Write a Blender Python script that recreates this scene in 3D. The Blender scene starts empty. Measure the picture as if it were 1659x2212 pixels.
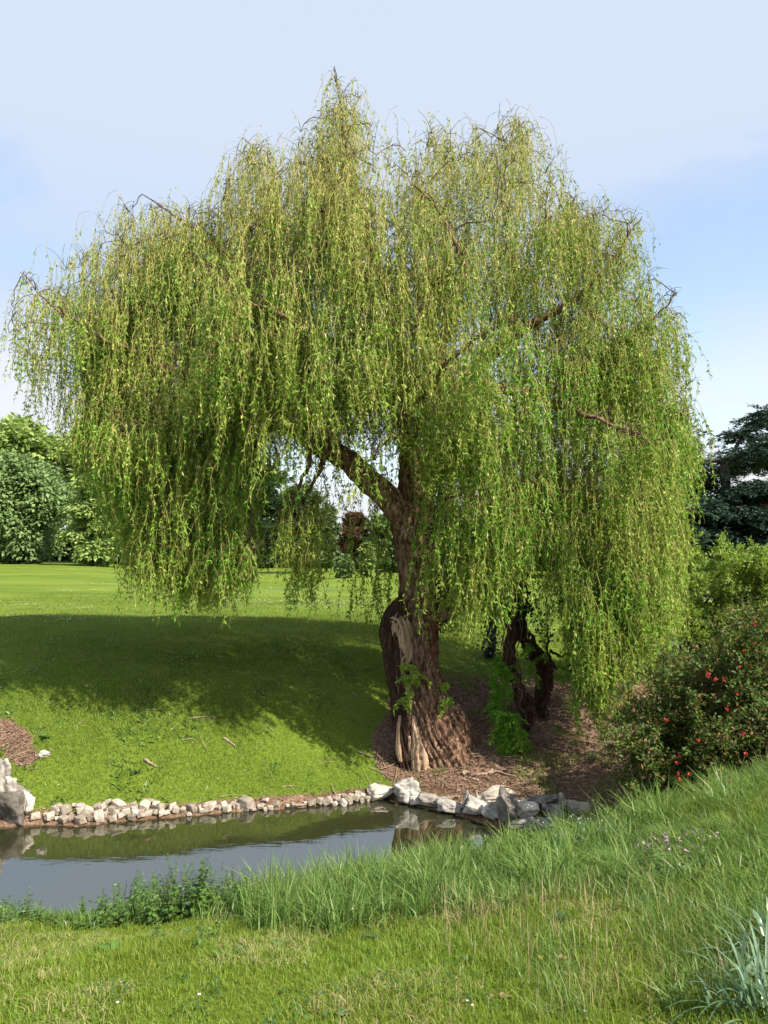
import bpy, bmesh, math, random
import numpy as np
from mathutils import Vector
R = np.random.default_rng(7)
random.seed(7)
PI = math.pi
scn = bpy.context.scene
COL = scn.collection
CZ = 3.0                                   # eye height above the pond's water (z = 0)
F = 1597.0
PITCH = math.atan(94 / F)
cp, sp = math.cos(PITCH), math.sin(PITCH)

def ray(x, y):
    u = (x - 829.5) / F; v = -(y - 1106) / F
    Y = cp - v * sp
    return u / Y, (sp + v * cp) / Y
def at(x, y, d):
    a, b = ray(x, y)
    return np.array([a * d, d, CZ + b * d])

# ---------------------------------------------------------------- noise
_perm = np.random.default_rng(3).random((64, 64, 64)).astype(np.float32)
def vnoise(x, y, z=0.0):
    x = np.asarray(x, float); y = np.asarray(y, float); z = np.asarray(z, float) + 0 * x
    xi, yi, zi = np.floor(x).astype(int), np.floor(y).astype(int), np.floor(z).astype(int)
    fx, fy, fz = x - xi, y - yi, z - zi
    fx = fx * fx * (3 - 2 * fx); fy = fy * fy * (3 - 2 * fy); fz = fz * fz * (3 - 2 * fz)
    def g(a, b, c): return _perm[(xi + a) & 63, (yi + b) & 63, (zi + c) & 63]
    r = 0
    for a in (0, 1):
        for b in (0, 1):
            for c in (0, 1):
                r = r + g(a, b, c) * (fx if a else 1 - fx) * (fy if b else 1 - fy) * (fz if c else 1 - fz)
    return r * 2 - 1
def fbm(x, y, z=0.0, o=4):
    r = 0; a = 1.0; s = 1.0
    for i in range(o):
        r = r + a * vnoise(np.asarray(x) * s + 13.7 * i, np.asarray(y) * s + 5.1 * i, np.asarray(z) * s + 9.2 * i); a *= .5; s *= 2.03
    return r
def sstep(x, a, b):
    t = np.clip((np.asarray(x, float) - a) / (b - a), 0, 1)
    return t * t * (3 - 2 * t)

# ---------------------------------------------------------------- pond outline and terrain
def wpt(x, y):
    a, b = ray(x, y); d = -CZ / b
    return (a * d, d)
far_px = [(-700, 1765), (-250, 1775), (0, 1788), (90, 1782), (170, 1786), (300, 1772), (400, 1764), (530, 1752), (620, 1747), (700, 1740),
          (780, 1731), (840, 1724), (880, 1738), (920, 1748), (980, 1760), (1030, 1776), (1080, 1794), (1140, 1808), (1200, 1806), (1245, 1800)]
near_px = [(1255, 1812), (1180, 1835), (1080, 1862), (960, 1895), (850, 1915), (700, 1942), (560, 1965), (400, 1985), (200, 1998), (0, 2010), (-300, 2010), (-900, 1990)]
POLY = np.array([wpt(*p) for p in far_px + near_px])
def sdf(X, Y):
    X = np.asarray(X, float); Y = np.asarray(Y, float)
    best = np.full(X.shape, 1e9); inside = np.zeros(X.shape, bool)
    n = len(POLY)
    for i in range(n):
        ax, ay = POLY[i]; bx, by = POLY[(i + 1) % n]
        dx, dy = bx - ax, by - ay
        t = np.clip(((X - ax) * dx + (Y - ay) * dy) / (dx * dx + dy * dy), 0, 1)
        best = np.minimum(best, (X - ax - t * dx) ** 2 + (Y - ay - t * dy) ** 2)
        c = ((ay > Y) != (by > Y)) & (X < dx * (Y - ay) / (dy + 1e-12) + ax)
        inside ^= c
    s = np.sqrt(best)
    return np.where(inside, -s, s)
def ymid(X):
    return np.interp(X, [-12, -4, 0, 1.5, 2.1, 6], [7.6, 7.6, 7.9, 7.85, 7.9, 7.9])
def H(X, Y, detail=True):
    X = np.asarray(X, float); Y = np.asarray(Y, float)
    s = sdf(X, Y); sp_ = np.maximum(s, 0)
    k = np.interp(X, [-1, 0, 2, 5], [.68, .62, .36, .33])
    c = np.interp(X, [-1, 1, 2.5, 8], [1.7, 1.6, 1.5, 1.5])
    hf = c * (1 - np.exp(-(sp_ * k / c) ** 1.5 * 1.25)) ** .8
    d = np.maximum(Y, 1); L = sstep(-X / d, .25, .42)
    hf = hf + sstep(d, 14, 60) * (.45 * L - .45 * (1 - L))
    hf = hf + .35 * np.exp(-((X + 1.0) ** 2 / 14 + (Y - 44) ** 2 / 10))      # low grassy hump far out on the lawn
    hn = np.interp(sp_, [0, .4, 2, 3, 6.3, 20], [0, .2, .72, .95, 1.4, 1.55])
    hn = hn + .31 * np.exp(-((X - 3.7) ** 2 + (Y - 6.1) ** 2) / 2.6) * sstep(s, 0, .8)
    w = sstep(Y - ymid(X), -.5, .5)
    h = hn * (1 - w) + hf * w
    if detail:
        h = h + sstep(s, 0, .6) * (.035 * fbm(X * 1.1, Y * 1.1) + .012 * fbm(X * 5, Y * 5, 0, 2))
        h = h + sstep(Y, 18, 40) * .10 * vnoise(X * .08, Y * .1)
    return np.where(s < 0, -np.minimum(.55, .75 * -s + 0.02), h + .015)
def Hs(x, y): return float(H(np.array([x]), np.array([y]))[0])
_YS = np.concatenate([np.arange(2.5, 16, .03), np.arange(16, 160, .25)])
def hit(x, y, water=False):
    a, b = ray(x, y)
    h = H(a * _YS, _YS)
    if water: h = np.maximum(h, 0)
    z = CZ + b * _YS
    i = np.argmax(z <= h)
    if not (z[i] <= h[i]): i = len(_YS) - 1
    d = _YS[i]
    return np.array([a * d, d, h[i]])
def dirtmask(X, Y):
    s = sdf(X, Y)
    n = .25 * fbm(X * 1.7, Y * 1.7, 3.3, 3)
    xd = np.interp(Y, [9.2, 9.7, 10.2, 12], [.5, .0, -.1, .1])
    m = sstep(X + n * .8 - xd, -.15, .25) * sstep(Y - ymid(X), .0, .35) * (1 - sstep(Y + n * 1.2, 11.6, 12.3)) * (1 - sstep(X, 6.5, 8))
    p = hit_scrape
    m2 = 1 - sstep(np.hypot((X - p[0] + (Y - p[1]) * .9) / .22, (Y - p[1]) / .42) + n, .7, 1.2)
    sh = (1 - sstep(s, .05, .3)) * sstep(Y - ymid(X), 0, .3) * .9
    near = (1 - sstep(s, -.1, .15)) * .8
    return np.clip(np.maximum(np.maximum(m, m2), np.maximum(sh, near)), 0, 1)
hit_scrape = (-4.75, 9.7)
hit_scrape = hit(28, 1600)[:2]

# ---------------------------------------------------------------- mesh helpers
def tag(o, label=None, cat=None, group=None, kind=None):
    if label: o['label'] = label
    if cat: o['category'] = cat
    if group: o['group'] = group
    if kind: o['kind'] = kind
    return o
def empty(name, loc, label, cat, group=None, rz=0.0):
    o = bpy.data.objects.new(name, None); COL.objects.link(o)
    o.location = loc; o.rotation_euler = (0, 0, rz); o.empty_display_size = .2
    return tag(o, label, cat, group)
def mesh_np(name, V, Fc, mat, parent=None, smooth=False, org=None):
    """V (n,3), Fc (m,k) ; vertices in world space, moved to the parent's frame / own origin"""
    V = np.asarray(V, np.float32); Fc = np.asarray(Fc, np.int32)
    if parent is not None: V = V - np.array(parent.matrix_local.translation if False else parent_loc(parent), np.float32)
    elif org is not None: V = V - np.array(org, np.float32)
    me = bpy.data.meshes.new(name)
    me.vertices.add(len(V)); me.vertices.foreach_set('co', V.ravel())
    k = Fc.shape[1]
    me.loops.add(Fc.size); me.loops.foreach_set('vertex_index', Fc.ravel())
    me.polygons.add(len(Fc)); me.polygons.foreach_set('loop_start', np.arange(0, Fc.size, k, dtype=np.int32))
    me.update(calc_edges=True)
    if smooth: me.polygons.foreach_set('use_smooth', np.ones(len(Fc), bool))
    if mat: me.materials.append(mat)
    o = bpy.data.objects.new(name, me); COL.objects.link(o)
    if parent is not None: o.parent = parent
    elif org is not None: o.location = [float(v) for v in org]
    return o
def parent_loc(p):
    l = np.array(p.location, float)
    while p.parent is not None:
        p = p.parent; l = l + np.array(p.location, float)
    return l

class Acc:
    def __init__(s): s.V = []; s.F = []; s.n = 0
    def add(s, V, Fc):
        V = np.asarray(V, np.float32).reshape(-1, 3); s.V.append(V); s.F.append(np.asarray(Fc, np.int32) + s.n); s.n += len(V)
    def build(s, name, mat, parent=None, smooth=False, org=None):
        return mesh_np(name, np.concatenate(s.V), np.concatenate(s.F), mat, parent, smooth, org)

def resample(P, n, closed=False):
    P = np.asarray(P, float); m = len(P)
    Q = np.vstack([2 * P[0] - P[1], P, 2 * P[-1] - P[-2]])
    out = []
    for u in np.linspace(0, m - 1, n):
        i = min(int(u), m - 2); t = u - i
        a, b, c, d = Q[i], Q[i + 1], Q[i + 2], Q[i + 3]
        out.append(.5 * ((2 * b) + (-a + c) * t + (2 * a - 5 * b + 4 * c - d) * t * t + (-a + 3 * b - 3 * c + d) * t ** 3))
    return np.array(out)
def frames(P):
    T = np.gradient(P, axis=0); T /= np.linalg.norm(T, axis=1)[:, None] + 1e-9
    u = np.cross(T[0], [0, 1, 0.02]); u /= np.linalg.norm(u)
    U = []
    for t in T:
        u = u - t * np.dot(u, t); u /= np.linalg.norm(u) + 1e-9; U.append(u)
    U = np.array(U); return T, U, np.cross(T, U)
def tube(acc, P, r, n=6, disp=None, cap=True):
    P = np.asarray(P, float); m = len(P); r = np.broadcast_to(np.asarray(r, float), (m,))
    T, U, W = frames(P)
    a = np.arange(n) * 2 * PI / n
    rr = r[:, None] * np.ones(n)
    if disp is not None: rr = disp(P, rr, a)
    V = P[:, None, :] + rr[:, :, None] * (np.cos(a)[None, :, None] * U[:, None, :] + np.sin(a)[None, :, None] * W[:, None, :])
    i = np.arange(m - 1)[:, None] * n; j = np.arange(n)[None, :]; j2 = (j + 1) % n
    Fc = np.stack([i + j, i + j2, i + n + j2, i + n + j], -1).reshape(-1, 4)
    V = V.reshape(-1, 3)
    if cap:
        V = np.vstack([V, P[-1] + T[-1] * r[-1] * .5, P[0]])
        jj = np.arange(n); b = (m - 1) * n; tip = m * n
        c1 = np.stack([b + jj, b + (jj + 1) % n, np.full(n, tip), np.full(n, tip)], -1)
        c2 = np.stack([(jj + 1) % n, jj, np.full(n, tip + 1), np.full(n, tip + 1)], -1)
        # degenerate quads are avoided: use wedge pairs
        c1 = np.stack([b + jj[::2], b + (jj[::2] + 1) % n, b + (jj[::2] + 2) % n, np.full(len(jj[::2]), tip)], -1)
        c2 = np.stack([(jj[::2] + 2) % n, (jj[::2] + 1) % n, jj[::2], np.full(len(jj[::2]), tip + 1)], -1)
        if n % 2 == 0: Fc = np.vstack([Fc, c1, c2])
    acc.add(V, Fc)
    return V
def unit(v): return v / (np.linalg.norm(v, axis=-1, keepdims=True) + 1e-9)
def leaves(acc, P, D, L, Wd, fold=.0, rng=R, N=None):
    """rhombic leaves: base P, direction D (unit), length L, width Wd; optional preferred normal N"""
    n = len(P); L = np.broadcast_to(L, (n,))[:, None]; Wd = np.broadcast_to(Wd, (n,))[:, None]
    q = rng.normal(size=(n, 3)) if N is None else N + .45 * rng.normal(size=(n, 3))
    S = unit(np.cross(D, q)); Nn = np.cross(S, D)
    mid = P + D * L * .42 + Nn * L * .05
    V = np.stack([P, mid + S * Wd * .5, P + D * L - Nn * L * .06, mid - S * Wd * .5], 1)
    acc.add(V.reshape(-1, 3), np.arange(n * 4).reshape(n, 4))
def blades(acc, B, L, Wd, lean, az, curve=1.0, rng=R):
    """grass blades, 2 quads each ending narrow. B base (n,3)"""
    n = len(B); dirh = np.stack([np.cos(az), np.sin(az), 0 * az], -1)
    side = np.stack([-np.sin(az), np.cos(az), 0 * az], -1)
    tw = rng.uniform(-1, 1, n)[:, None]
    side = unit(side + dirh * tw * .9)
    up = np.array([0, 0, 1.0])
    L = L[:, None]; Wd = Wd[:, None]; lean = lean[:, None]
    def pos(t): return B + up * L * (t - lean * .42 * t ** 2) + dirh * L * lean * t ** (1 + curve)
    a, b, c = pos(0), pos(.5), pos(1.0)
    V = np.stack([a - side * Wd * .5, a + side * Wd * .5, b + side * Wd * .42, b - side * Wd * .42, c + side * Wd * .06, c - side * Wd * .06], 1).reshape(-1, 3)
    i = np.arange(n)[:, None] * 6
    Fc = np.concatenate([i + np.array([[0, 1, 2, 3]]), i + np.array([[3, 2, 4, 5]])])
    acc.add(V, Fc)
def randdir(n, rng=R): return unit(rng.normal(size=(n, 3)))

# ---------------------------------------------------------------- materials
def newmat(name):
    m = bpy.data.materials.new(name); m.use_nodes = True
    nt = m.node_tree; nt.nodes.clear()
    out = nt.nodes.new('ShaderNodeOutputMaterial')
    return m, nt, out
def N_(nt, t, **kw):
    n = nt.nodes.new(t)
    for k, v in kw.items():
        if hasattr(n, k): setattr(n, k, v)
        else: n.inputs[k.replace('_', ' ')].default_value = v
    return n
def ramp(nt, stops, fac=None, interp='LINEAR'):
    r = nt.nodes.new('ShaderNodeValToRGB'); cr = r.color_ramp; cr.interpolation = interp
    while len(cr.elements) < len(stops): cr.elements.new(.5)
    for e, (p, c) in zip(cr.elements, stops):
        e.position = p; e.color = (*c, 1) if len(c) == 3 else c
    if fac is not None: nt.links.new(fac, r.inputs[0])
    return r
def leafmat(name, cols, transl=.35, rough=.5, spec=.35, nscale=.0, ncol=None):
    m, nt, out = newmat(name)
    g = nt.nodes.new('ShaderNodeNewGeometry')
    r = ramp(nt, [(i / max(1, len(cols) - 1), c) for i, c in enumerate(cols)], g.outputs['Random Per Island'])
    col = r.outputs[0]
    if nscale:
        no = N_(nt, 'ShaderNodeTexNoise'); no.inputs['Scale'].default_value = nscale; no.inputs['Detail'].default_value = 3
        nt.links.new(g.outputs['Position'], no.inputs['Vector'])
        mr = ramp(nt, [(.38, (0, 0, 0)), (.62, (1, 1, 1))], no.outputs[0])
        mx = nt.nodes.new('ShaderNodeMix'); mx.data_type = 'RGBA'; mx.blend_type = 'MULTIPLY'
        nt.links.new(mr.outputs[0], mx.inputs[0]); nt.links.new(col, mx.inputs[6]); mx.inputs[7].default_value = (*ncol, 1)
        col = mx.outputs[2]
    p = N_(nt, 'ShaderNodeBsdfPrincipled'); p.inputs['Roughness'].default_value = rough; p.inputs['Specular IOR Level'].default_value = spec
    t = N_(nt, 'ShaderNodeBsdfTranslucent')
    hs = N_(nt, 'ShaderNodeHueSaturation'); hs.inputs['Value'].default_value = 1.5; hs.inputs['Saturation'].default_value = 1.05
    nt.links.new(col, p.inputs['Base Color']); nt.links.new(col, hs.inputs['Color']); nt.links.new(hs.outputs[0], t.inputs[0])
    mx = N_(nt, 'ShaderNodeMixShader'); mx.inputs[0].default_value = transl
    nt.links.new(p.outputs[0], mx.inputs[1]); nt.links.new(t.outputs[0], mx.inputs[2]); nt.links.new(mx.outputs[0], out.inputs[0])
    return m
def barkmat(name, stops, scale=(9, 9, 2.2), bump=.6, nsc=3.0, rough=.9):
    m, nt, out = newmat(name)
    g = nt.nodes.new('ShaderNodeNewGeometry')
    mp = N_(nt, 'ShaderNodeMapping'); mp.inputs['Scale'].default_value = scale; mp.inputs['Rotation'].default_value = (0, .18, 0)
    nt.links.new(g.outputs['Position'], mp.inputs[0])
    n1 = N_(nt, 'ShaderNodeTexNoise'); n1.inputs['Scale'].default_value = nsc; n1.inputs['Detail'].default_value = 6; n1.inputs['Roughness'].default_value = .65; n1.inputs['Distortion'].default_value = .6
    nt.links.new(mp.outputs[0], n1.inputs['Vector'])
    r = ramp(nt, stops, n1.outputs[0])
    p = N_(nt, 'ShaderNodeBsdfPrincipled'); p.inputs['Roughness'].default_value = rough; p.inputs['Specular IOR Level'].default_value = .2
    b = N_(nt, 'ShaderNodeBump'); b.inputs['Strength'].default_value = bump; b.inputs['Distance'].default_value = .03
    nt.links.new(n1.outputs[0], b.inputs['Height']); nt.links.new(b.outputs[0], p.inputs['Normal'])
    nt.links.new(r.outputs[0], p.inputs['Base Color']); nt.links.new(p.outputs[0], out.inputs[0])
    return m
M = {}
M['willow_leaf'] = leafmat('willow_leaf', [(.11, .22, .022), (.21, .32, .036), (.32, .40, .06), (.16, .28, .028), (.38, .42, .09), (.13, .24, .025)], .26, .55, .18, .85, (.52, .84, .5))
M['tan_leaf'] = leafmat('tan_leaf', [(.39, .38, .12), (.48, .45, .17), (.34, .35, .10)], .2, .6, .15)
M['willow_twig'] = leafmat('willow_twig', [(.27, .25, .065), (.38, .32, .10), (.21, .20, .05)], .0, .6, .2)
M['bark'] = barkmat('bark', [(.30, (.018, .010, .006)), (.43, (.085, .045, .027)), (.55, (.23, .135, .085)), (.70, (.40, .27, .19))], (9, 9, 3.0), 1.0, 2.8)
M['bark_dark'] = barkmat('bark_dark', [(.3, (.012, .007, .005)), (.55, (.06, .032, .02)), (.75, (.15, .09, .06))], (8, 8, 3), .9, 3)
M['branch'] = barkmat('branch', [(.3, (.03, .02, .013)), (.6, (.10, .07, .042)), (.8, (.2, .145, .09))], (8, 8, 8), .4, 2)
M['pale_wood'] = barkmat('pale_wood', [(.25, (.16, .09, .05)), (.5, (.36, .24, .15)), (.75, (.56, .43, .31))], (14, 14, 1.6), .5, 2.2)
M['vine'] = barkmat('vine', [(.3, (.10, .055, .035)), (.6, (.20, .12, .08)), (.8, (.34, .23, .16))], (6, 6, 6), .3, 2)
M['ivy'] = leafmat('ivy', [(.010, .03, .010), (.02, .05, .015), (.035, .07, .02)], .12, .35, .5)
M['dead_leaf'] = leafmat('dead_leaf', [(.18, .05, .025), (.30, .10, .05), (.12, .05, .03)], .2)
M['stick'] = barkmat('stick', [(.3, (.18, .12, .08)), (.6, (.38, .28, .2)), (.8, (.5, .4, .3))], (8, 8, 8), .4, 3)

def ground_mat():
    m, nt, out = newmat('ground')
    g = nt.nodes.new('ShaderNodeNewGeometry'); P = g.outputs['Position']
    def noise(sc, det=4, rough=.6, vec=None):
        n = N_(nt, 'ShaderNodeTexNoise'); n.inputs['Scale'].default_value = sc; n.inputs['Detail'].default_value = det; n.inputs['Roughness'].default_value = rough
        nt.links.new(vec or P, n.inputs['Vector']); return n.outputs[0]
    mp = N_(nt, 'ShaderNodeMapping'); mp.inputs['Scale'].default_value = (.35, 1.0, 1); nt.links.new(P, mp.inputs[0])
    a = ramp(nt, [(.3, (.085, .140, .014)), (.5, (.13, .190, .023)), (.72, (.185, .240, .037))], noise(.45, 5, .65, mp.outputs[0]))
    b = ramp(nt, [(.35, (.55, .6, .5)), (.65, (1.25, 1.2, 1.15))], noise(26, 4, .7))
    m1 = nt.nodes.new('ShaderNodeMix'); m1.data_type = 'RGBA'; m1.blend_type = 'MULTIPLY'; m1.inputs[0].default_value = .8
    nt.links.new(a.outputs[0], m1.inputs[6]); nt.links.new(b.outputs[0], m1.inputs[7])
    # pale daisy drifts on the lawn
    mp2 = N_(nt, 'ShaderNodeMapping'); mp2.inputs['Scale'].default_value = (.5, .9, 1); nt.links.new(P, mp2.inputs[0])
    dz = ramp(nt, [(.60, (0, 0, 0)), (.66, (1, 1, 1))], noise(1.6, 3, .7, mp2.outputs[0]))
    dz2 = ramp(nt, [(.66, (0, 0, 0)), (.70, (1, 1, 1))], noise(17, 2, .6))
    mm = N_(nt, 'ShaderNodeMath', operation='MULTIPLY'); nt.links.new(dz.outputs[0], mm.inputs[0]); nt.links.new(dz2.outputs[0], mm.inputs[1])
    m2 = nt.nodes.new('ShaderNodeMix'); m2.data_type = 'RGBA'; nt.links.new(mm.outputs[0], m2.inputs[0]); nt.links.new(m1.outputs[2], m2.inputs[6]); m2.inputs[7].default_value = (.42, .46, .3, 1)
    # leaf litter soil
    s1 = ramp(nt, [(.30, (.06, .038, .026)), (.48, (.19, .12, .082)), (.66, (.36, .25, .18))], noise(22, 5, .75))
    s2 = ramp(nt, [(.3, (.55, .5, .45)), (.7, (1.2, 1.15, 1.1))], noise(1.9, 4, .6))
    m3 = nt.nodes.new('ShaderNodeMix'); m3.data_type = 'RGBA'; m3.blend_type = 'MULTIPLY'; m3.inputs[0].default_value = .9
    nt.links.new(s1.outputs[0], m3.inputs[6]); nt.links.new(s2.outputs[0], m3.inputs[7])
    at_ = N_(nt, 'ShaderNodeAttribute', attribute_name='dirt')
    ad = N_(nt, 'ShaderNodeMath', operation='MULTIPLY_ADD'); nt.links.new(noise(7, 4, .7), ad.inputs[0]); ad.inputs[1].default_value = .5; ad.inputs[2].default_value = -.25
    a2 = N_(nt, 'ShaderNodeMath', operation='ADD'); nt.links.new(at_.outputs['Fac'], a2.inputs[0]); nt.links.new(ad.outputs[0], a2.inputs[1])
    rr = ramp(nt, [(.38, (0, 0, 0)), (.6, (1, 1, 1))], a2.outputs[0])
    m4 = nt.nodes.new('ShaderNodeMix'); m4.data_type = 'RGBA'; nt.links.new(rr.outputs[0], m4.inputs[0]); nt.links.new(m2.outputs[2], m4.inputs[6]); nt.links.new(m3.outputs[2], m4.inputs[7])
    p = N_(nt, 'ShaderNodeBsdfPrincipled'); p.inputs['Roughness'].default_value = .95; p.inputs['Specular IOR Level'].default_value = .1
    bp = N_(nt, 'ShaderNodeBump'); bp.inputs['Strength'].default_value = .9; bp.inputs['Distance'].default_value = .04
    nt.links.new(noise(19, 6, .75), bp.inputs['Height']); nt.links.new(bp.outputs[0], p.inputs['Normal'])
    nt.links.new(m4.outputs[2], p.inputs['Base Color']); nt.links.new(p.outputs[0], out.inputs[0])
    return m
def water_mat():
    m, nt, out = newmat('water')
    p = N_(nt, 'ShaderNodeBsdfPrincipled'); p.inputs['Base Color'].default_value = (.030, .032, .013, 1); p.inputs['Roughness'].default_value = .025
    p.inputs['IOR'].default_value = 3.3; p.inputs['Specular IOR Level'].default_value = .5
    g = nt.nodes.new('ShaderNodeNewGeometry')
    mp = N_(nt, 'ShaderNodeMapping'); mp.inputs['Scale'].default_value = (3.0, 11, 1); nt.links.new(g.outputs['Position'], mp.inputs[0])
    n = N_(nt, 'ShaderNodeTexNoise'); n.inputs['Scale'].default_value = 1.0; n.inputs['Detail'].default_value = 3; nt.links.new(mp.outputs[0], n.inputs['Vector'])
    b = N_(nt, 'ShaderNodeBump'); b.inputs['Strength'].default_value = .05; b.inputs['Distance'].default_value = .02
    nt.links.new(n.outputs[0], b.inputs['Height']); nt.links.new(b.outputs[0], p.inputs['Normal'])
    # murky but slightly see-through at the margin
    tr = N_(nt, 'ShaderNodeBsdfTransparent'); tr.inputs[0].default_value = (.55, .5, .28, 1)
    lw = N_(nt, 'ShaderNodeMixShader'); lw.inputs[0].default_value = .14
    nt.links.new(p.outputs[0], lw.inputs[1]); nt.links.new(tr.outputs[0], lw.inputs[2])
    nt.links.new(lw.outputs[0], out.inputs[0])
    return m
def stone_mat(name, stops, sc=9):
    m, nt, out = newmat(name)
    tc = nt.nodes.new('ShaderNodeTexCoord'); oi = nt.nodes.new('ShaderNodeObjectInfo')
    va = N_(nt, 'ShaderNodeVectorMath', operation='ADD'); nt.links.new(tc.outputs['Object'], va.inputs[0])
    cx = nt.nodes.new('ShaderNodeCombineXYZ'); mu = N_(nt, 'ShaderNodeMath', operation='MULTIPLY'); mu.inputs[1].default_value = 31; nt.links.new(oi.outputs['Random'], mu.inputs[0])
    nt.links.new(mu.outputs[0], cx.inputs[0]); nt.links.new(cx.outputs[0], va.inputs[1])
    n = N_(nt, 'ShaderNodeTexNoise'); n.inputs['Scale'].default_value = sc; n.inputs['Detail'].default_value = 7; n.inputs['Roughness'].default_value = .68; nt.links.new(va.outputs[0], n.inputs['Vector'])
    r = ramp(nt, stops, n.outputs[0])
    v = ramp(nt, [(0, (.62, .58, .52)), (.5, (.95, .9, .84)), (1, (1.25, 1.22, 1.15))], oi.outputs['Random'])
    mx = nt.nodes.new('ShaderNodeMix'); mx.data_type = 'RGBA'; mx.blend_type = 'MULTIPLY'; mx.inputs[0].default_value = 1
    nt.links.new(r.outputs[0], mx.inputs[6]); nt.links.new(v.outputs[0], mx.inputs[7])
    p = N_(nt, 'ShaderNodeBsdfPrincipled'); p.inputs['Roughness'].default_value = .85; p.inputs['Specular IOR Level'].default_value = .25
    n2 = N_(nt, 'ShaderNodeTexNoise'); n2.inputs['Scale'].default_value = sc * 3.2; n2.inputs['Detail'].default_value = 6; nt.links.new(va.outputs[0], n2.inputs['Vector'])
    b = N_(nt, 'ShaderNodeBump'); b.inputs['Strength'].default_value = .7; b.inputs['Distance'].default_value = .015
    nt.links.new(n2.outputs[0], b.inputs['Height']); nt.links.new(b.outputs[0], p.inputs['Normal'])
    nt.links.new(mx.outputs[2], p.inputs['Base Color']); nt.links.new(p.outputs[0], out.inputs[0])
    return m
M['ground'] = ground_mat(); M['water'] = water_mat()
M['cobble'] = stone_mat('cobble', [(.3, (.16, .135, .11)), (.5, (.33, .29, .245)), (.7, (.47, .43, .375))])
M['rock'] = stone_mat('rock', [(.28, (.07, .065, .06)), (.43, (.22, .21, .20)), (.54, (.38, .365, .345)), (.68, (.55, .53, .50))], 6)
M['rock_dark'] = stone_mat('rock_dark', [(.28, (.05, .045, .04)), (.5, (.15, .14, .13)), (.7, (.34, .32, .3))], 5)
M['rock_white'] = stone_mat('rock_white', [(.25, (.24, .21, .17)), (.5, (.50, .46, .41)), (.68, (.68, .65, .6))], 6)

# ---------------------------------------------------------------- ground and pond
def axis(segs):
    out = [segs[0][0]]
    for a, b, st in segs: out += list(np.linspace(a, b, max(2, int(round((b - a) / st)) + 1))[1:])
    return np.array(out)
gx = axis([(-900, -100, 80), (-100, -30, 5), (-30, -9, .6), (-9, 7, .07), (7, 30, .6), (30, 100, 5), (100, 900, 80)])
gy = axis([(-60, -4, 4), (-4, 2.5, .4), (2.5, 14, .07), (14, 24, .25), (24, 60, .8), (60, 130, 4), (130, 1500, 90)])
GX, GY = np.meshgrid(gx, gy)
GZ = H(GX.ravel(), GY.ravel())
nx, ny = len(gx), len(gy)
ii = (np.arange(ny - 1)[:, None] * nx + np.arange(nx - 1)[None, :])
gf = np.stack([ii, ii + 1, ii + nx + 1, ii + nx], -1).reshape(-1, 4)
go = mesh_np('ground', np.stack([GX.ravel(), GY.ravel(), GZ], -1), gf, M['ground'], smooth=True)
tag(go, 'green lawn and sloping bank with bare brown soil under the willow', kind='structure')
at_ = go.data.attributes.new('dirt', 'FLOAT', 'POINT')
at_.data.foreach_set('value', dirtmask(GX.ravel(), GY.ravel()).astype(np.float32))
# the water surface follows the pond's outline, tucked a little under the banks
cen = POLY.mean(0)
nrm = []
for i in range(len(POLY)):
    e = POLY[(i + 1) % len(POLY)] - POLY[i - 1]; nn = np.array([e[1], -e[0]]); nn /= np.linalg.norm(nn)
    t = POLY[i] + nn * .05
    if sdf(np.array([t[0]]), np.array([t[1]]))[0] < 0: nn = -nn
    nrm.append(nn)
bm = bmesh.new()
vs = [bm.verts.new((*(p + n * .14), 0)) for p, n in zip(POLY, nrm)]
fc = bm.faces.new(vs)
if fc.normal.z < 0: fc.normal_flip()
bmesh.ops.triangulate(bm, faces=[fc])
me = bpy.data.meshes.new('water'); bm.to_mesh(me); bm.free(); me.materials.append(M['water'])
if me.polygons[0].normal.z < 0: me.flip_normals()
wo = bpy.data.objects.new('water', me); COL.objects.link(wo)
tag(wo, 'dark still pond water mirroring the bank, the willow and the sky', kind='structure')

# ================================================================ the willow
base = hit(925, 1655); D0 = float(base[1]) + .28; dD = D0 - 9.62
TRUNK = [(972, 1700, 9.58, 76), (965, 1672, 9.6, 68), (955, 1640, 9.62, 61), (940, 1600, 9.66, 54), (925, 1550, 9.70, 49), (912, 1500, 9.73, 45), (904, 1450, 9.75, 43),
         (900, 1400, 9.77, 42), (900, 1330, 9.78, 40), (900, 1260, 9.8, 35), (898, 1200, 9.8, 39), (891, 1150, 9.82, 38), (886, 1115, 9.83, 33), (884, 1085, 9.84, 27)]
def lofty(pts, n):
    P = np.array([at(x, y, d + dD) for x, y, d, r in pts]); r = np.array([r * (d + dD) / F for x, y, d, r in pts])
    Q = resample(np.column_stack([P, r]), n)
    return Q[:, :3], Q[:, 3]
willow = empty('weeping_willow', (float(base[0]), D0 + .1, float(base[2])), 'large old weeping willow with a split leaning trunk, standing beside the pond', 'tree')
def barkdisp(amp, twist=1.0, ang=3.2, ln=1.6, lobes=None):
    def f(P, rr, a):
        s = np.concatenate([[0], np.cumsum(np.linalg.norm(np.diff(P, axis=0), axis=1))])[:, None]
        A = a[None, :] + s * twist
        n = fbm(np.cos(A) * ang * 2 + 4, np.sin(A) * ang * 2, s * ln, 4)
        rid = 1 - np.abs(n) * 2.2
        n2 = fbm(np.cos(A) * 1.1, np.sin(A) * 1.1 + 7, s * .8, 2)
        out = rr * (1 + amp * rid + .10 * n2)
        if lobes is not None:
            lo = np.clip(1 - s / lobes, 0, 1) ** 2
            out = out * (1 + lo * (.15 * np.cos(3 * (A - .6)) + .12 * np.cos(5 * A + 1.3)))
        return out
    return f
acc = Acc()
P, r = lofty(TRUNK, 190)
trunkP, trunkR = P, r
tube(acc, P, r, 140, barkdisp(.105, .6, 4.2, 1.9, .8))
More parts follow.
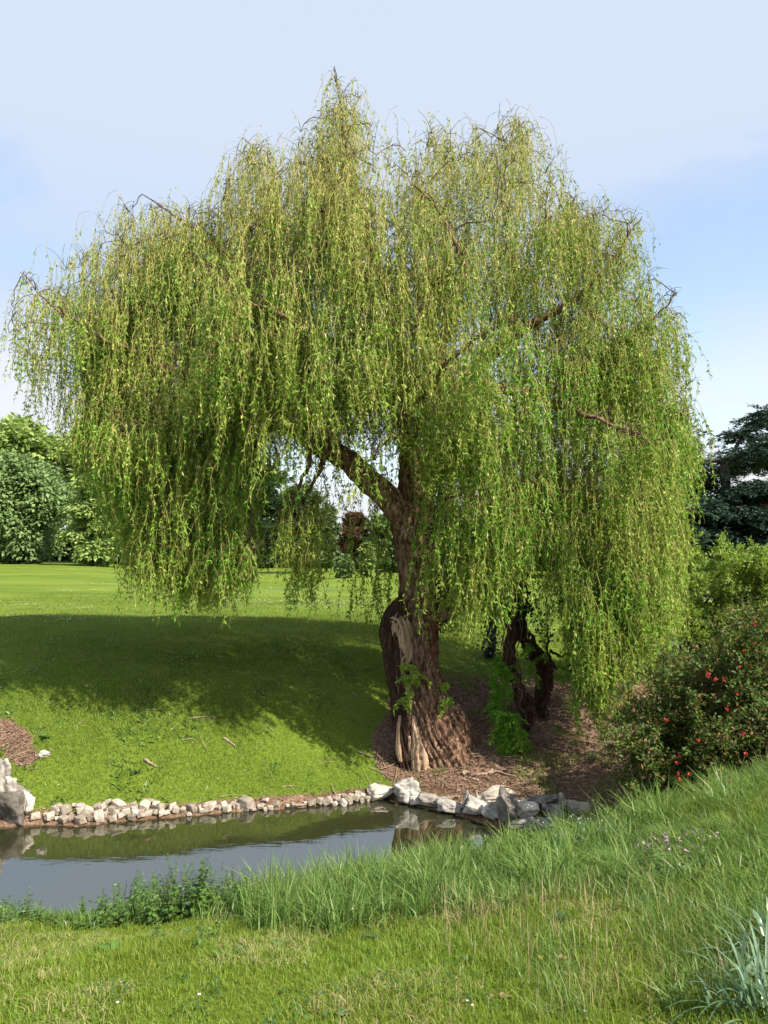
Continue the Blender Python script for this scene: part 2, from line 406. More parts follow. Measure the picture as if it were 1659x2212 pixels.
# surface roots running out from the flare
for pts in ([(960, 1540, 9.72, 34), (985, 1585, 9.7, 38), (1015, 1625, 9.68, 31), (1045, 1655, 9.68, 20), (1078, 1676, 9.7, 10), (1115, 1690, 9.75, 4)], [(930, 1630, 9.5, 26), (925, 1655, 9.45, 24), (918, 1678, 9.4, 12)],
            [(1000, 1630, 9.55, 22), (1030, 1662, 9.5, 14), (1052, 1684, 9.5, 6)]):
    Pq, rq = lofty(pts, 40); tube(acc, Pq, rq, 24, barkdisp(.1, .5, 2.2, 1.6))
acc.build('trunk', M['bark'], willow, smooth=True)
acc = Acc()
STUB = [(886, 1672, 9.50, 26), (879, 1640, 9.52, 21), (874, 1600, 9.53, 18), (869, 1550, 9.55, 19), (866, 1500, 9.56, 21), (860, 1450, 9.58, 23), (856, 1405, 9.60, 25), (852, 1370, 9.61, 27), (857, 1345, 9.64, 27), (870, 1322, 9.70, 26), (888, 1296, 9.76, 20)]
P, r = lofty(STUB, 110)
tube(acc, P, r, 80, barkdisp(.24, .2, 3.0, 2.6))
acc.build('dead_stub', M['bark_dark'], willow, smooth=True)
acc = Acc()
for pts in ([(846, 1338, 9.60, 12), (862, 1346, 9.56, 19), (871, 1378, 9.56, 21), (875, 1408, 9.57, 19), (867, 1436, 9.55, 15), (866, 1466, 9.55, 17), (874, 1502, 9.56, 18), (880, 1535, 9.57, 14), (890, 1570, 9.58, 8)],
            [(893, 1545, 9.50, 5), (902, 1585, 9.47, 12), (909, 1620, 9.44, 20), (914, 1650, 9.42, 24), (918, 1675, 9.40, 22)],
            [(864, 1545, 9.44, 3), (861, 1590, 9.44, 5), (862, 1622, 9.43, 6), (866, 1645, 9.42, 4)],
            [(884, 1590, 9.42, 2), (886, 1615, 9.42, 4), (885, 1640, 9.42, 3)]):
    Pq, rq = lofty(pts, 90); tube(acc, Pq, rq, 40, barkdisp(.2, .1, 2.2, 3.2))
acc.build('bare_wood', M['pale_wood'], willow, smooth=True)

LIMBS = [
 [(893, 1190, 9.78, 34), (868, 1120, 9.7, 29), (805, 1045, 9.6, 27), (735, 990, 9.5, 24), (660, 945, 9.4, 19), (580, 900, 9.36, 15), (480, 850, 9.46, 11), (380, 805, 9.6, 8), (260, 745, 9.5, 5), (140, 680, 9.5, 3.2), (45, 590, 9.5, 1.4)],
 [(735, 990, 9.5, 16), (690, 900, 9.9, 14), (620, 780, 10.2, 12), (540, 640, 10.58, 9), (450, 520, 10.75, 5), (320, 425, 10.8, 2)],
 [(888, 1130, 9.83, 30), (882, 1050, 9.85, 25), (885, 950, 9.9, 22), (870, 820, 10, 18), (850, 680, 10, 14), (800, 520, 10, 10), (760, 380, 10, 6), (738, 270, 10, 3), (724, 165, 10, 1)],
 [(900, 1150, 9.8, 24), (922, 1050, 9.9, 19), (950, 930, 10.1, 17), (1010, 820, 10.3, 16), (1080, 740, 10.2, 15), (1112, 660, 10.3, 9), (1100, 540, 10.4, 4.5), (1085, 400, 10.4, 2.6), (1110, 255, 10.4, 1.5)],
 [(1080, 740, 10.2, 12), (1150, 700, 10.2, 10), (1250, 640, 10.1, 6.5), (1330, 550, 10, 4), (1385, 465, 10, 2)],
 [(1010, 820, 10.3, 12), (1150, 850, 9.8, 9), (1280, 800, 9.5, 6), (1370, 725, 9.4, 4), (1462, 632, 9.4, 1.6)],
 [(915, 1335, 9.72, 16), (960, 1328, 9.5, 11), (1000, 1312, 9.3, 8), (1040, 1260, 9.1, 5), (1060, 1190, 9, 4)],
 [(885, 950, 9.9, 14), (935, 800, 9.4, 12), (990, 650, 9.1, 9), (1000, 575, 9, 7), (960, 480, 8.9, 4), (900, 400, 8.9, 2)],
 [(870, 820, 10, 12), (760, 760, 9.2, 9), (640, 700, 8.5, 6), (520, 640, 8.34, 4), (430, 560, 8.51, 2)],
 [(882, 1010, 9.9, 12), (905, 900, 9.1, 9), (965, 790, 8.4, 7), (1050, 720, 7.9, 4), (1120, 690, 7.7, 2)],
 [(850, 680, 10, 9), (900, 560, 10.9, 6), (970, 460, 11.5, 3)],
 [(580, 900, 9.36, 10), (500, 800, 10.9, 8), (400, 690, 11.9, 4), (300, 600, 12.2, 2)],
 [(1010, 820, 10.3, 10), (1120, 900, 11.1, 7), (1250, 950, 11.7, 4)],
 [(1150, 850, 9.8, 8), (1250, 890, 8.8, 6), (1350, 930, 8.3, 4), (1430, 960, 8.2, 2)],
 [(1280, 800, 9.5, 5), (1380, 840, 9.4, 3), (1490, 905, 9.3, 1.5)],
 [(480, 850, 9.46, 7), (400, 900, 9.2, 5), (300, 930, 9, 3), (200, 950, 9, 2)],
 [(580, 900, 9.36, 9), (560, 960, 9.12, 6), (530, 1010, 9.21, 5), (500, 1030, 9.3, 4), (420, 1040, 9.64, 3), (350, 1060, 9.8, 2)],
 [(665, 950, 9.4, 8), (668, 1000, 9.3, 5), (640, 1060, 9.3, 4.5), (605, 1110, 9.3, 4), (585, 1170, 9.35, 2.5)],
 [(700, 975, 9.5, 7), (688, 1025, 9.5, 4.5), (660, 1070, 9.6, 4), (640, 1090, 9.6, 3), (650, 1150, 9.7, 2)],
 [(530, 1010, 9.21, 5), (535, 1080, 9.2, 4), (543, 1150, 9.17, 3.5), (540, 1210, 9.18, 2)],
 [(700, 960, 9.3, 8), (760, 1005, 8.9, 5), (800, 990, 8.6, 3), (840, 940, 8.4, 2)],
 [(925, 1040, 9.9, 8), (985, 1010, 9.3, 6), (1050, 1040, 8.8, 4), (1075, 1075, 8.6, 3)],
 [(985, 1010, 9.3, 5), (1000, 1060, 9, 4), (970, 1080, 8.8, 3)],
]
limbacc = Acc(); nodes = []; noder = []
for i, L in enumerate(LIMBS):
    P, r = lofty(L, 26 * (len(L) - 1) // 2)
    wob = np.stack([fbm(np.arange(len(P)) * .22, i * 3.1 + k, 0.5, 3) for k in range(3)], -1) * (.035 + .012 * np.arange(len(P))[:, None] / len(P)) * np.clip(np.arange(len(P)) / 8, 0, 1)[:, None]
    P = P + wob
    r = np.where(r < .04, r * np.interp(r, [.005, .04], [.5, 1]), r)
    tube(limbacc, P, r, 22 if r[0] > .09 else 12 if r[0] > .05 else 8, barkdisp(.08, .4, 2.5, 1.5))
    st = max(1, len(P) // (len(L) * 4))
    nodes += list(P[::st]); noder += list(r[::st])
limbacc.build('limb', M['bark'], willow, smooth=True)

TX = [8, 25, 40, 90, 130, 150, 200, 230, 260, 310, 350, 400, 440, 470, 492, 510, 530, 580, 640, 690, 712, 728, 745, 790, 808, 850, 880, 930, 1000, 1060, 1110, 1150, 1200, 1220, 1260, 1300, 1380, 1405, 1415, 1428, 1450, 1470, 1484, 1494, 1510, 1525]
TY = [720, 650, 585, 620, 575, 545, 545, 470, 425, 412, 445, 440, 430, 440, 370, 305, 298, 318, 290, 280, 215, 175, 205, 215, 280, 325, 315, 285, 275, 290, 255, 262, 335, 415, 435, 440, 462, 525, 610, 650, 635, 670, 760, 850, 880, 960]
BX = [8, 60, 85, 110, 180, 250, 290, 315, 340, 390, 430, 475, 510, 535, 548, 570, 598, 615, 632, 645, 665, 695, 712, 730, 770, 782, 795, 812, 830, 856, 872, 925, 938, 960, 1000, 1050, 1100, 1125, 1150, 1200, 1250, 1275, 1300, 1330, 1360, 1400, 1440, 1455, 1465, 1485, 1540]
BY = [800, 880, 930, 990, 1060, 1120, 1230, 1330, 1270, 1345, 1320, 1355, 1300, 1280, 1080, 1130, 1130, 1300, 1290, 1120, 1360, 1300, 1080, 1020, 1060, 1390, 1400, 1400, 1390, 1380, 1030, 1040, 1170, 1330, 1400, 1390, 1340, 1240, 1260, 1300, 1400, 1590, 1610, 1530, 1490, 1480, 1420, 1240, 1160, 1080, 1020]
def Tp(x): return np.interp(x, TX, TY)
def Bp(x): return np.interp(x, BX, BY)
Y0 = 9.9
def depth_half(x, y):
    ex = np.clip(np.abs(x - 790) / 790, 0, 1); T = Tp(x)
    ey = np.clip(1 - (y - T) / 620, 0, 1)
    return 3.0 * np.sqrt(np.maximum(0, 1 - ex ** 2.2)) * np.sqrt(np.maximum(0.02, 1 - ey ** 2)) + .15
clus = []     # (x, y, Y, nstr, spread, lenscale)
tries = 0
while len(clus) < 1600 and tries < 60000:
    tries += 1
    x = R.uniform(18, 1490); T, B = Tp(x), Bp(x)
    y = T + 4 + (B - 130 - T) * R.random() ** 1.12
    if B - 130 < T: continue
    w = 1.0
    if x < 270: w = .20
    if x < 150: w = .13
    if 1400 < x and y < 900: w = .26
    if 1300 < x and y < 700: w = .38
    if 200 < x < 580 and y > 700: w = 1.25
    w *= .8
    if 240 < x < 620 and 430 < y < 700: w = .95
    if 300 < x < 470 and 600 < y < 800: w = .6
    if 545 < x < 870 and y > 860: w = .04
    if 610 < x < 870 and y > 780: w = .5
    if 860 < x < 935 and y > 960: w = .04
    if 980 < x < 1120 and 640 < y < 780: w = .5
    if 930 < x < 1110 and 960 < y: w = .8
    if y < T + 60: w *= .8
    if R.random() > w: continue
    dh = depth_half(x, y)
    q = R.uniform(-1, 1)
    if R.random() < .55: q = np.sign(q) * (1 - abs(R.normal()) * .18)
    q = np.clip(q, -1, 1)
    if 545 < x < 935 and y > 930: q = abs(q)
    if 800 < x < 1000 and y > 850 and q < 0: q *= .5
    sh = float(sstep(-x, -640, -380)); Y = Y0 + .75 + .35 * sh + q * dh * ((.66 - .16 * sh) if q < 0 else .54)
    pw = at(x, y, Y)
    if float(fbm(pw[0] * .85, pw[1] * .85, pw[2] * 1.05, 2)) < (-.5 if 190 < x < 600 and y > 640 else -.19 if y > Tp(x) + 60 else -.45): continue
    if R.random() < np.interp(y - Tp(x), [0, 250, 700], [.85, .65, .45]): clus.append((x, y, Y, int(R.integers(9, 18)), R.uniform(.10, .24), R.uniform(.28, .75), 0))
    else: clus.append((x, y, Y, int(R.integers(7, 13)), R.uniform(.22, .42), R.uniform(.75, 1.05), 0))
# named cascades seen in the photograph: (x, y, Y, strands, spread, length scale, bottom row)
extra = [(305, 1120, 9.55, 7, .10, 1.1, 1345), (320, 1050, 9.65, 8, .2, 1.2, 1290), (385, 1130, 9.55, 9, .13, 1.2, 1355), (410, 1060, 9.75, 10, .2, 1.2, 1320), (350, 1100, 9.25, 8, .2, 1.1, 1260),
 (440, 1100, 9.45, 12, .2, 1.2, 1320), (470, 1060, 9.35, 16, .2, 1.3, 1355), (482, 1130, 9.55, 14, .12, 1.2, 1358), (510, 1080, 9.65, 12, .15, 1.2, 1300), (500, 960, 9.35, 14, .3, 1.2, 1200), (455, 1000, 9.75, 14, .3, 1.2, 1220), (530, 1030, 9.65, 9, .12, 1.1, 1290),
 (400, 980, 9.55, 12, .3, 1.2, 1200), (350, 980, 9.35, 12, .3, 1.2, 1180), (285, 980, 9.45, 10, .2, 1, 1230), (420, 900, 9.15, 14, .3, 1.2, 1150), (330, 880, 9.15, 14, .3, 1.2, 1100), (240, 900, 9.15, 12, .3, 1.2, 1150), (200, 880, 9.25, 10, .25, 1.1, 1120), (150, 860, 9.15, 8, .2, 1, 1080), (480, 1150, 9.65, 10, .25, 1, 1310), (410, 1170, 9.35, 8, .2, 1, 1320),
 (616, 1090, 9.3, 7, .06, 1.2, 1305), (625, 1130, 9.3, 4, .1, .9, 1290), (662, 1090, 9.6, 10, .10, 1.3, 1365), (672, 1050, 9.8, 8, .12, 1.3, 1345), (690, 1080, 9.7, 9, .11, 1.2, 1290), (705, 1040, 9.9, 7, .10, 1.1, 1240), (664, 1180, 9.6, 8, .07, 1, 1368),
 (740, 1010, 10.4, 6, .12, .8, 1150), (782, 1120, 11, 7, .09, 1.3, 1420), (795, 1060, 11.2, 8, .14, 1.3, 1380), (820, 1180, 10.8, 9, .16, 1.1, 1400), (845, 1230, 10.6, 9, .14, 1, 1385), (785, 1240, 10.9, 6, .08, 1, 1425), (800, 1260, 10.8, 7, .12, 1, 1405), (830, 1100, 11.2, 7, .16, 1.2, 1300),
 (590, 955, 8.9, 10, .2, .7, 1090), (620, 930, 8.6, 14, .22, .7, 1060), (650, 910, 8.6, 14, .2, .7, 1040), (600, 1000, 8.9, 9, .18, .6, 1100), (680, 890, 8.5, 12, .2, .6, 1010), (580, 1030, 8.8, 8, .15, .6, 1120),
 (960, 1080, 8.9, 16, .2, 1.1, 1300), (985, 1075, 8.8, 16, .2, 1.1, 1330), (1020, 1090, 8.7, 18, .22, 1.3, 1350), (1060, 1090, 8.6, 18, .2, 1.3, 1330), (1085, 1110, 8.7, 14, .15, 1.3, 1320), (1000, 1180, 8.7, 16, .25, 1.2, 1400), (1045, 1200, 8.6, 16, .2, 1.1, 1400), (965, 1200, 9, 12, .15, 1.0, 1340), (1090, 1190, 8.7, 14, .2, 1.1, 1370), (985, 1290, 9.2, 9, .2, 1.0, 1420), (1115, 1170, 8.8, 12, .1, 1, 1290),
 (1275, 1350, 8.9, 10, .12, 1.3, 1600), (1290, 1300, 8.8, 14, .2, 1.4, 1615), (1310, 1330, 8.9, 12, .16, 1.3, 1560), (1330, 1250, 9, 12, .2, 1.3, 1520), (1385, 1270, 9, 12, .2, 1.2, 1480), (1420, 1250, 9.1, 12, .2, 1.2, 1450), (1285, 1420, 8.8, 9, .09, 1, 1620), (1350, 1300, 8.6, 12, .2, 1.2, 1480), (1260, 1250, 9.2, 10, .2, 1.2, 1440),
 (1430, 1120, 9.2, 10, .15, 1.2, 1380), (1400, 1080, 9, 14, .2, 1.3, 1350), (1440, 950, 9.2, 9, .15, 1.2, 1160), (1495, 905, 9.3, 5, .1, .9, 1020), (1520, 935, 9.3, 4, .08, .8, 1060), (1475, 900, 9.3, 6, .12, 1, 1090),
 (724, 160, 10, 5, .04, .22, 300), (733, 190, 10, 5, .08, .25, 300), (750, 245, 10, 8, .2, .3, 360), (700, 255, 10, 6, .16, .3, 360), (725, 175, 10, 4, .05, .3, 330), (740, 215, 10, 6, .2, .35, 360), (780, 212, 10, 4, .1, .35, 330), (720, 240, 10, 6, .12, .35, 380), (650, 285, 10, 5, .15, .35, 420),
 (1462, 640, 9.4, 5, .08, .8, 900), (1480, 690, 9.4, 5, .12, 1, 1000), (45, 600, 9.25, 4, .1, .4, 700), (25, 660, 9.25, 4, .08, .7, 880), (20, 720, 9.25, 3, .08, .8, 830)]
extra += [(1283, 1400, 8.7, 16, .07, 1, 1618), (1300, 1330, 8.6, 18, .10, 1, 1605), (1292, 1470, 8.7, 12, .07, 1, 1622), (1322, 1380, 8.7, 12, .09, 1, 1560), (1275, 1300, 8.7, 14, .1, 1, 1540), (1210, 1230, 8.7, 14, .1, 1, 1430), (1240, 1280, 8.7, 12, .1, 1, 1460),
  (318, 1180, 9.2, 8, .05, 1, 1345), (392, 1190, 9.3, 10, .06, 1, 1358), (478, 1180, 9.2, 14, .07, 1, 1366), (445, 1190, 9.3, 10, .07, 1, 1330), (508, 1170, 9.3, 8, .06, 1, 1318), (664, 1220, 9.6, 8, .05, 1, 1372)]
extra = [(e[0], e[1], e[2] + (.45 if e[0] > 1118 and e[4] < .12 else .75 if e[0] > 1118 else .3 if e[0] > 930 else 0), *e[3:]) for e in extra]
clus += extra
for Lm in LIMBS:
    if Lm[-1][3] < 2.6:
        for i in range(9):
            u = R.uniform(len(Lm) * .5, len(Lm) - 1.001); k = int(u); f_ = u - k; q = [Lm[k][j] * (1 - f_) + Lm[k + 1][j] * f_ for j in range(3)]
            clus.append((q[0] + R.normal() * 8, q[1] + R.uniform(-6, 12), q[2], 8, .16, R.uniform(.25, .5), 0))
for i in range(16): clus.append((R.uniform(1060, 1150), R.uniform(330, 640), R.uniform(9.2, 10.0), 9, .16, .5, 0))
for i in range(62):
    x = R.uniform(680, 1075); clus.append((x, R.uniform(760, 955), R.uniform(8.4, 9.3), 13, .2, .7, R.uniform(880, 965) if x < 900 else R.uniform(1000, 1120)))
for i in range(34): clus.append((R.uniform(400, 700), R.uniform(690, 900), R.uniform(8.7, 9.6), 13, .2, .7, R.uniform(900, 1010)))
for i in range(50):
    x = R.uniform(1135, 1445); clus.append((x, R.uniform(900, 1200), R.uniform(9.2, 10.5), 12, .17, 1.0, 0))
for i in range(26): clus.append((R.uniform(290, 540), R.uniform(950, 1130), R.uniform(9.8, 10.8), 12, .17, 1.0, 0))
C = np.array([at(c[0], c[1], c[2]) for c in clus])
SK = np.array(nodes); d0 = np.array([np.min(np.linalg.norm(SK - c, axis=1)) for c in C])
order = np.argsort(d0)
NP = list(SK); NR = list(np.array(noder)); par = [-1] * len(NP)
NPa = np.array(NP); twigacc = Acc(); sides = []
for k in order:
    c = C[k]
    dv = c - NPa; dist = np.linalg.norm(dv, axis=1)
    pen = dist + .5 * np.maximum(0, -dv[:, 2] - .3) * 0 + .35 * np.maximum(0, NPa[:, 2] - c[2] - 1.2)
    j = int(np.argmin(pen)); a = NPa[j]; L = dist[j]
    up = np.array([0, 0, 1.0]) * L * R.uniform(.10, .3)
    m1 = a + (c - a) * .35 + up + R.normal(size=3) * L * .05; m2 = a + (c - a) * .72 + up * .9 + R.normal(size=3) * L * .05
    Q = resample(np.array([a, m1, m2, c]), max(6, int(L / .09)))
    Q[1:-1] += R.normal(size=(len(Q) - 2, 3)) * .012
    r0 = min(.55 * NR[j] + .004, .008 + .018 * L); 
    rr = np.linspace(r0, .0045, len(Q))
    tube(twigacc, Q, rr, 5, cap=False)
    NPa = np.vstack([NPa, Q[2:]]); NR += list(rr[2:])
    # a few small forked side twigs give strands somewhere to start
    ss = [c]
    for q in range(int(R.integers(2, 5))):
        dd = unit(np.array([R.normal(), R.normal(), R.uniform(-.1, .9)])); ll = R.uniform(.12, .45) * (clus[k][4] / .28)
        st = Q[int(R.integers(len(Q) // 2, len(Q)))]
        e = st + dd * ll; mid = st + dd * ll * .5 + np.array([0, 0, .05])
        tube(twigacc, resample(np.array([st, mid, e]), 5), np.linspace(.0045, .002, 5), 3, cap=False); ss.append(e)
    sides.append((k, np.array(ss)))
twigacc.build('branch', M['branch'], willow, smooth=True)

# hanging strands: each a thin yellow twig with narrow leaves
MS = 15
S0 = []; SL = []; SQ = []; SA = []; SC = []
for k, ss in sides:
    c = clus[k]; n = c[3]
    if c[4] < .12: ss = ss[:1]; n = int(n * 1.5)
    p = ss[R.integers(0, len(ss), n)] + R.normal(size=(n, 3)) * np.array([c[4] * .42, c[4] * .42, .05])
    # bottom limit (world) from the crown's hem at that place
    for q in range(n):
        px = 829.5 + F * p[q, 0] / p[q, 1] * 1.0
        By = (c[6] + R.uniform(-70, 8)) if c[6] else Bp(px) + R.uniform(-90, 10)
        zb = at(px, By, p[q, 1])[2]
        py0 = 1106 - F * ((p[q, 2] - CZ) / p[q, 1] - .0589) * .997
        xr = np.interp(py0, [250, 450, 600, 650, 800, 950, 1100, 1600], [1230, 1400, 1425, 1480, 1490, 1480, 1452, 1440]); xl = np.interp(py0, [560, 640, 800, 900, 1000, 1100, 1200, 1300], [40, 25, 20, 65, 110, 170, 260, 310])
        if (px > xr and R.random() > .05) or (px < xl and R.random() > .1): continue
        if 556 < px < 872 and not c[6] and R.random() < .8: zb = max(zb, at(px, 905 + 80 * R.random(), p[q, 1])[2])
        gl = p[q, 2] - zb
        L = min(gl, R.uniform(.7, 2.3) * c[5])
        if c[6]: L = gl * R.uniform(.68, 1.0) if gl < 3.6 * c[5] else R.uniform(1.5, 3.2) * c[5]
        if L < .12: continue
        S0.append(p[q]); SL.append(L); SQ.append(R.uniform(.03, .38)); SA.append(R.uniform(0, 2 * PI)); SC.append(k)
S0 = np.array(S0); SL = np.array(SL); SQ = np.array(SQ); SA = np.array(SA); n = len(S0)
t = np.linspace(0, 1, MS)[None, :]
ho = SQ[:, None] * (1 - np.exp(-t * SL[:, None] / .25))
zz = .07 * np.sin(np.clip(t * SL[:, None] / .3, 0, 1) * PI) - SL[:, None] * t
ph = R.uniform(0, 6.28, (n, 2)); fr = R.uniform(2.0, 5.0, (n, 2))
sx = ho * np.cos(SA)[:, None] + .06 * np.minimum(SL[:, None], 1.3) * t * np.sin(ph[:, :1] + fr[:, :1] * t * SL[:, None]) + .018 * np.sin(ph[:, :1] * 3 + 14 * t * SL[:, None])
sy = ho * np.sin(SA)[:, None] + .06 * np.minimum(SL[:, None], 1.3) * t * np.sin(ph[:, 1:] + fr[:, 1:] * t * SL[:, None]) + .018 * np.sin(ph[:, 1:] * 3 + 14 * t * SL[:, None])
SP = np.stack([S0[:, :1] + sx, S0[:, 1:2] + sy, S0[:, 2:] + zz], -1)      # n, MS, 3
print('strands', n, 'mean len', SL.mean())
ang = np.arange(3) * 2 * PI / 3
rad = (.0036 - .0022 * t)[..., None]
ring = np.stack([np.cos(ang), np.sin(ang), 0 * ang], -1)
V = (SP[:, :, None, :] + rad[..., None] * ring[None, None]).reshape(-1, 3)
b = (np.arange(n)[:, None] * MS + np.arange(MS - 1)[None, :])[..., None] * 3
j = np.arange(3)[None, None, :]; j2 = (j + 1) % 3
Fc = np.stack([b + j, b + j2, b + 3 + j2, b + 3 + j], -1).reshape(-1, 4)
mesh_np('hanging_twigs', V, Fc, M['willow_twig'], willow)
# leaves
CF = R.uniform(.5, 1.45, len(clus))[np.array(SC)]
per = R.uniform(60, 100, n) * CF * np.where(SP[:, 0, 2] > 7.8, .5, 1) * np.where(SP[:, 0, 2] > 6.2, .8, 1.05)
cnt = np.maximum(3, (SL * per).astype(int))
idx = np.repeat(np.arange(n), cnt); m = len(idx)
tt = np.sqrt(R.random(m)) * .25 + R.random(m) * .75; ns = np.maximum(2, (SL[idx] / .075).astype(int)); tt = (np.floor(tt * ns) + .5 + R.normal(size=m) * .16) / ns; tt = np.clip(tt, 0.03, 1) * (MS - 1)
i0 = np.minimum(tt.astype(int), MS - 2); f = (tt - i0)[:, None]
kp = R.random(m) < .30 + .85 * np.sin(ph[idx, 0] * 2 + tt / (MS - 1) * SL[idx] * 5.2) ** 2; idx, i0, f = idx[kp], i0[kp], f[kp]; m = len(idx)
LP = SP[idx, i0] * (1 - f) + SP[idx, i0 + 1] * f
az = R.uniform(0, 2 * PI, m); dn = R.uniform(-.1, 1.2, m)
LD = unit(np.stack([np.cos(az) * .62, np.sin(az) * .62, -dn - .2 + .25 * R.normal(size=m)], -1))
ll = R.uniform(.028, .078, m)
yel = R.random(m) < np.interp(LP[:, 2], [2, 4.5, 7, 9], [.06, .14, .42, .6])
acc = Acc(); leaves(acc, LP[yel], unit(LD[yel] + [0, 0, -.5]), ll[yel] * .9, ll[yel] * .26); acc.build('tan_leaves', M['tan_leaf'], willow)  # yellow-tan leaves, making up a larger share higher in the crown
acc = Acc(); LP, LD, ll = LP[~yel], LD[~yel], ll[~yel]
leaves(acc, LP, LD, ll, ll * R.uniform(.2, .32, len(ll)))
# leaves along the young side twigs too
acc.build('foliage', M['willow_leaf'], willow)
print('leaves', m)

# fresh sprouts growing straight from the bark
def sprout(acc, tw, x, y, d, n, L, rng=R):
    for i in range(n):
        p0 = at(x, y, d) + rng.normal(size=3) * .02
        e = p0 + np.array([rng.normal() * .10, -abs(rng.normal()) * .08 - .03, rng.uniform(-1, .15) * L])
        mid = (p0 + e) / 2 + np.array([0, -.05, .06])
        Q = resample(np.array([p0, mid, e]), 8); tube(tw, Q, .0025, 3, cap=False)
        k = int(18 + L * 90); u = rng.random(k) * 6.99; a_ = u.astype(int); f_ = (u - a_)[:, None]
        B = Q[a_] * (1 - f_) + Q[np.minimum(a_ + 1, 7)] * f_
        D_ = unit(np.stack([rng.normal(size=k), rng.normal(size=k) * .7, -rng.uniform(.0, 1.2, k)], -1)); l_ = rng.uniform(.04, .075, k)
        leaves(acc, B, D_, l_, l_ * .3)
a1, a2 = Acc(), Acc()
for q in [(883, 1462, 9.4 + dD, 7, .3), (890, 1440, 9.4 + dD, 5, .2), (880, 1500, 9.38 + dD, 5, .25), (905, 1455, 9.45 + dD, 4, .14), (958, 1480, 9.5 + dD, 4, .2), (965, 1510, 9.5 + dD, 4, .25), (935, 1240, 9.4 + dD, 4, .2)]:
    sprout(a1, a2, *q)
o = a1.build('sprout', M['willow_leaf'], willow); a2.build('sprout_twigs', M['willow_twig'], willow)

# dry climber stems wandering over the trunk, ivy and dead leaves on its right side
va = Acc()
for i in range(95):
    k0 = int(R.uniform(55, 120)); k1 = min(189, k0 + int(R.uniform(20, 80)))
    a0 = R.uniform(-PI, 0); ks = np.arange(k0, k1, 3)
    T_, U_, W_ = frames(trunkP)
    aa = a0 + np.cumsum(R.normal(size=len(ks)) * .10) + R.uniform(-.5, .5) * np.linspace(0, 1, len(ks))
    Q = trunkP[ks] + trunkR[ks][:, None] * 1.05 * (np.cos(aa)[:, None] * U_[ks] + np.sin(aa)[:, None] * W_[ks])
    Q += R.normal(size=Q.shape) * .008
    if len(Q) > 3: tube(va, resample(Q, len(Q) * 2), R.uniform(.003, .007), 4, cap=False)
# frames(): W points along +-Y; mirror strands that fell behind are harmless
va.build('climber_stems', M['vine'], willow, smooth=True)
def leafpatch(name, mat, spots, n, L, parent):
    acc = Acc()
    for (x, y, d, rx, rz, nn) in spots:
        p = at(x, y, d) + R.normal(size=(nn, 3)) * np.array([rx, .07, rz])
        D_ = unit(R.normal(size=(nn, 3)) + np.array([0, -.6, -.5])); l_ = R.uniform(.6, 1.2, nn) * L
        leaves(acc, p, D_, l_, l_ * .8, N=np.array([0, -1, .3]))
    return acc.build(name, mat, parent)
leafpatch('ivy', M['ivy'], [(948, 1170, 9.75 + dD, .05, .2, 180), (955, 1240, 9.7 + dD, .07, .22, 260), (962, 1290, 9.7 + dD, .08, .15, 240), (958, 1330, 9.7 + dD, .06, .12, 160), (948, 1090, 9.9 + dD, .08, .12, 120), (955, 1120, 10 + dD, .07, .1, 90)], 0, .05, willow)
leafpatch('dead_leaves', M['dead_leaf'], [(937, 1345, 9.5 + dD, .03, .10, 60), (935, 1400, 9.5 + dD, .02, .15, 60), (928, 1300, 9.5 + dD, .06, .12, 70), (935, 1190, 9.5 + dD, .05, .06, 25), (940, 1450, 9.5 + dD, .02, .1, 20)], 0, .035, willow)

# ================================================================ small ivy-clad trees under the right-hand curtain
def stemtree(name, label, cat, limbs, mat, ivyspots=(), vines=0, extra_sprouts=(), base_px=None):
    b = hit(*base_px); db = b[1]
    t_ = empty(name, tuple(float(v) for v in b), label, cat)
    acc = Acc()
    for L in limbs:
        P, r = lofty([(x, y, db - dD + dd, rr_ * .78) for x, y, dd, rr_ in L], 22 * len(L)); P = P + np.stack([fbm(np.arange(len(P)) * .15, L[0][0] * .1 + k, .5, 3) for k in range(3)], -1) * .025
        tube(acc, P, r, 20 if r.max() > .06 else 7, barkdisp(.16, .8, 2.2, 2.2))
    acc.build('trunk', mat, t_, smooth=True)
    if vines:
        va = Acc()
        P, r = lofty([(x, y, db - dD + dd, rr_) for x, y, dd, rr_ in limbs[0]], 90)
        T_, U_, W_ = frames(P)
        for i in range(vines):
            k0 = int(R.uniform(0, 60)); ks = np.arange(k0, min(89, k0 + int(R.uniform(12, 40))), 3)
            aa = R.uniform(-PI, PI) + np.cumsum(R.normal(size=len(ks)) * .3)
            Q = P[ks] + (r[ks][:, None] * 1.15 + .01) * (np.cos(aa)[:, None] * U_[ks] + np.sin(aa)[:, None] * W_[ks])
            if len(Q) > 3: tube(va, resample(Q, len(Q) * 2), R.uniform(.004, .008), 4, cap=False)
        va.build('climber_stems', M['vine'], t_, smooth=True)
    if ivyspots: leafpatch('ivy', M['ivy'], [(x, y, db + dd, a_, b_, n_) for x, y, dd, a_, b_, n_ in ivyspots], 0, .05, t_)
    return t_, db
